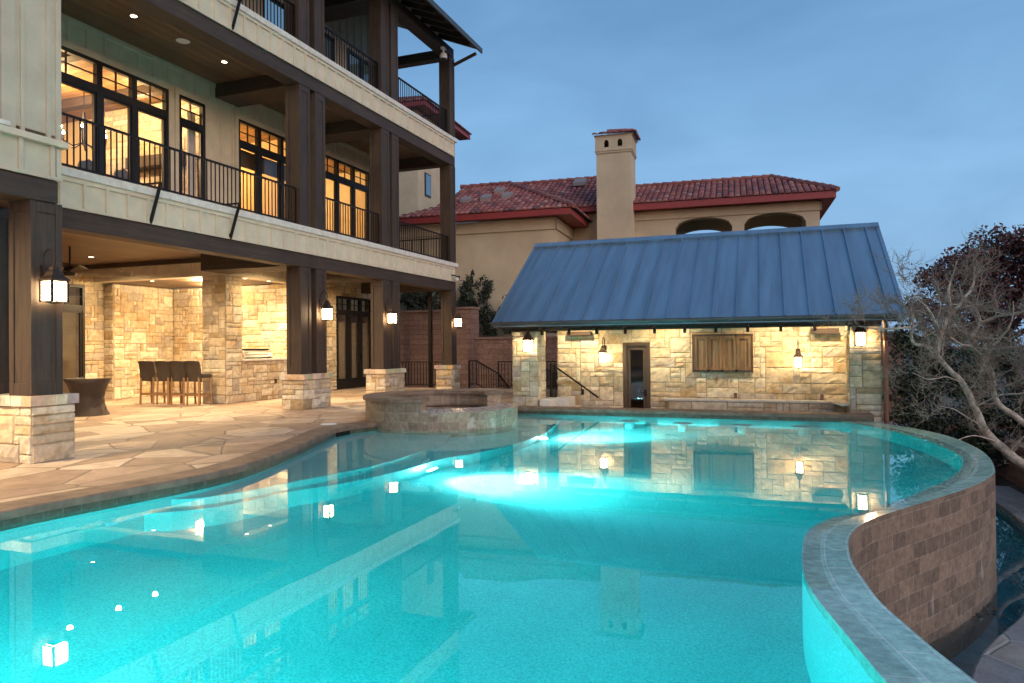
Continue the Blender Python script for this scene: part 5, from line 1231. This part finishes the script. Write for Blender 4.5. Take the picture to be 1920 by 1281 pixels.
# ================================================================== SKY, SUN, CAMERA
SAZ=R(-38)    # azimuth of the afterglow: direction (cos,sin) in the ground plane, behind the camera to the right
SD=Vector((math.cos(SAZ),math.sin(SAZ),0))
world=bpy.data.worlds.new('World'); scene.world=world; world.use_nodes=True; nt=world.node_tree; nt.nodes.clear()
out=N(nt,'ShaderNodeOutputWorld')
sky=N(nt,'ShaderNodeTexSky',sky_type='NISHITA'); sky.sun_disc=False; sky.sun_elevation=R(2.0); sky.sun_rotation=math.pi/2-SAZ; sky.air_density=1.2; sky.dust_density=1.5; sky.ozone_density=2.5
b1=N(nt,'ShaderNodeBackground'); b1.inputs['Strength'].default_value=.05; nt.links.new(sky.outputs[0],b1.inputs['Color'])
tc=N(nt,'ShaderNodeTexCoord'); sp=N(nt,'ShaderNodeSeparateXYZ'); nt.links.new(tc.outputs['Generated'],sp.inputs[0])
base=ramp(nt,sp.outputs[2],[(0.0,(.235,.43,.69)),(.18,(.205,.41,.69)),(.40,(.14,.305,.555)),(.75,(.10,.225,.42))])
mp=N(nt,'ShaderNodeMapping'); mp.inputs['Scale'].default_value=(1.6,1.6,5.5); nt.links.new(tc.outputs['Generated'],mp.inputs[0])
cl=noise(nt,mp.outputs[0],1.5,6,.55,.5); cm=ramp(nt,cl,[(.36,(0,0,0)),(.70,(1,1,1))])
cloud=mixf(nt,cm,base,mul(nt,base,(1.36,1.28,1.2)))
dt=N(nt,'ShaderNodeVectorMath',operation='DOT_PRODUCT'); nt.links.new(tc.outputs['Generated'],dt.inputs[0]); dt.inputs[1].default_value=SD
gl=ramp(nt,dt.outputs['Value'],[(.25,(0,0,0)),(.95,(1,1,1))]); gz=ramp(nt,sp.outputs[2],[(-.02,(1,1,1)),(.10,(.75,.75,.75)),(.45,(0,0,0))])
gf=mul(nt,gl,gz); glow=mul(nt,cloud,(1.0,.50,.30),1.0,'MIX')
glow=mixf(nt,gf,cloud,(2.3,1.45,1.1))
b2=N(nt,'ShaderNodeBackground'); b2.inputs['Strength'].default_value=1.0; nt.links.new(glow,b2.inputs['Color'])
ad=N(nt,'ShaderNodeAddShader'); nt.links.new(b1.outputs[0],ad.inputs[0]); nt.links.new(b2.outputs[0],ad.inputs[1]); nt.links.new(ad.outputs[0],out.inputs['Surface'])
sun=bpy.data.lights.new('sun','SUN'); sun.energy=1.3; sun.angle=R(50); sun.color=(1,.90,.82)
so=bpy.data.objects.new('sun',sun); COL.objects.link(so); sdir=Vector((SD.x*math.cos(R(28)),SD.y*math.cos(R(28)),math.sin(R(28)))); so.rotation_euler=(-sdir).to_track_quat('-Z','Y').to_euler(); so.location=(10,-10,20)

cam=bpy.data.cameras.new('camera'); co=bpy.data.objects.new('camera',cam); COL.objects.link(co); scene.camera=co
F=1348.0
def ray0(x,y): return Vector(((x-960)/F,(y-640.5)/F,1.0))
Uc=ray0(1470,646).normalized(); Vc=-ray0(-2606,682); Vc=(Vc-Uc*Uc.dot(Vc)).normalized(); Zc=Vc.cross(Uc)
right=Vector((Vc.x,Uc.x,Zc.x)); down=Vector((Vc.y,Uc.y,Zc.y)); fwd=Vector((Vc.z,Uc.z,Zc.z))
mw=Matrix.Identity(4)
for i in range(3): mw[i][0]=right[i]; mw[i][1]=-down[i]; mw[i][2]=-fwd[i]
mw.translation=Vector((0,0,1.4)); co.matrix_world=mw
cam.sensor_width=36; cam.lens=F/1920*36; cam.clip_start=.05; cam.clip_end=3000
scene.render.engine='CYCLES'; cy=scene.cycles
cy.max_bounces=14; cy.transmission_bounces=10; cy.diffuse_bounces=5; cy.glossy_bounces=5; cy.transparent_max_bounces=12
cy.caustics_reflective=False; cy.caustics_refractive=True; cy.sample_clamp_indirect=30.0; cy.use_denoising=True; cy.use_light_tree=True; cy.blur_glossy=.3
try: cy.denoiser='OPENIMAGEDENOISE'
except Exception: pass
vs_=scene.view_settings; scene.display_settings.display_device='sRGB'; vs_.view_transform='Standard'; vs_.look='None'; vs_.exposure=0; vs_.gamma=1
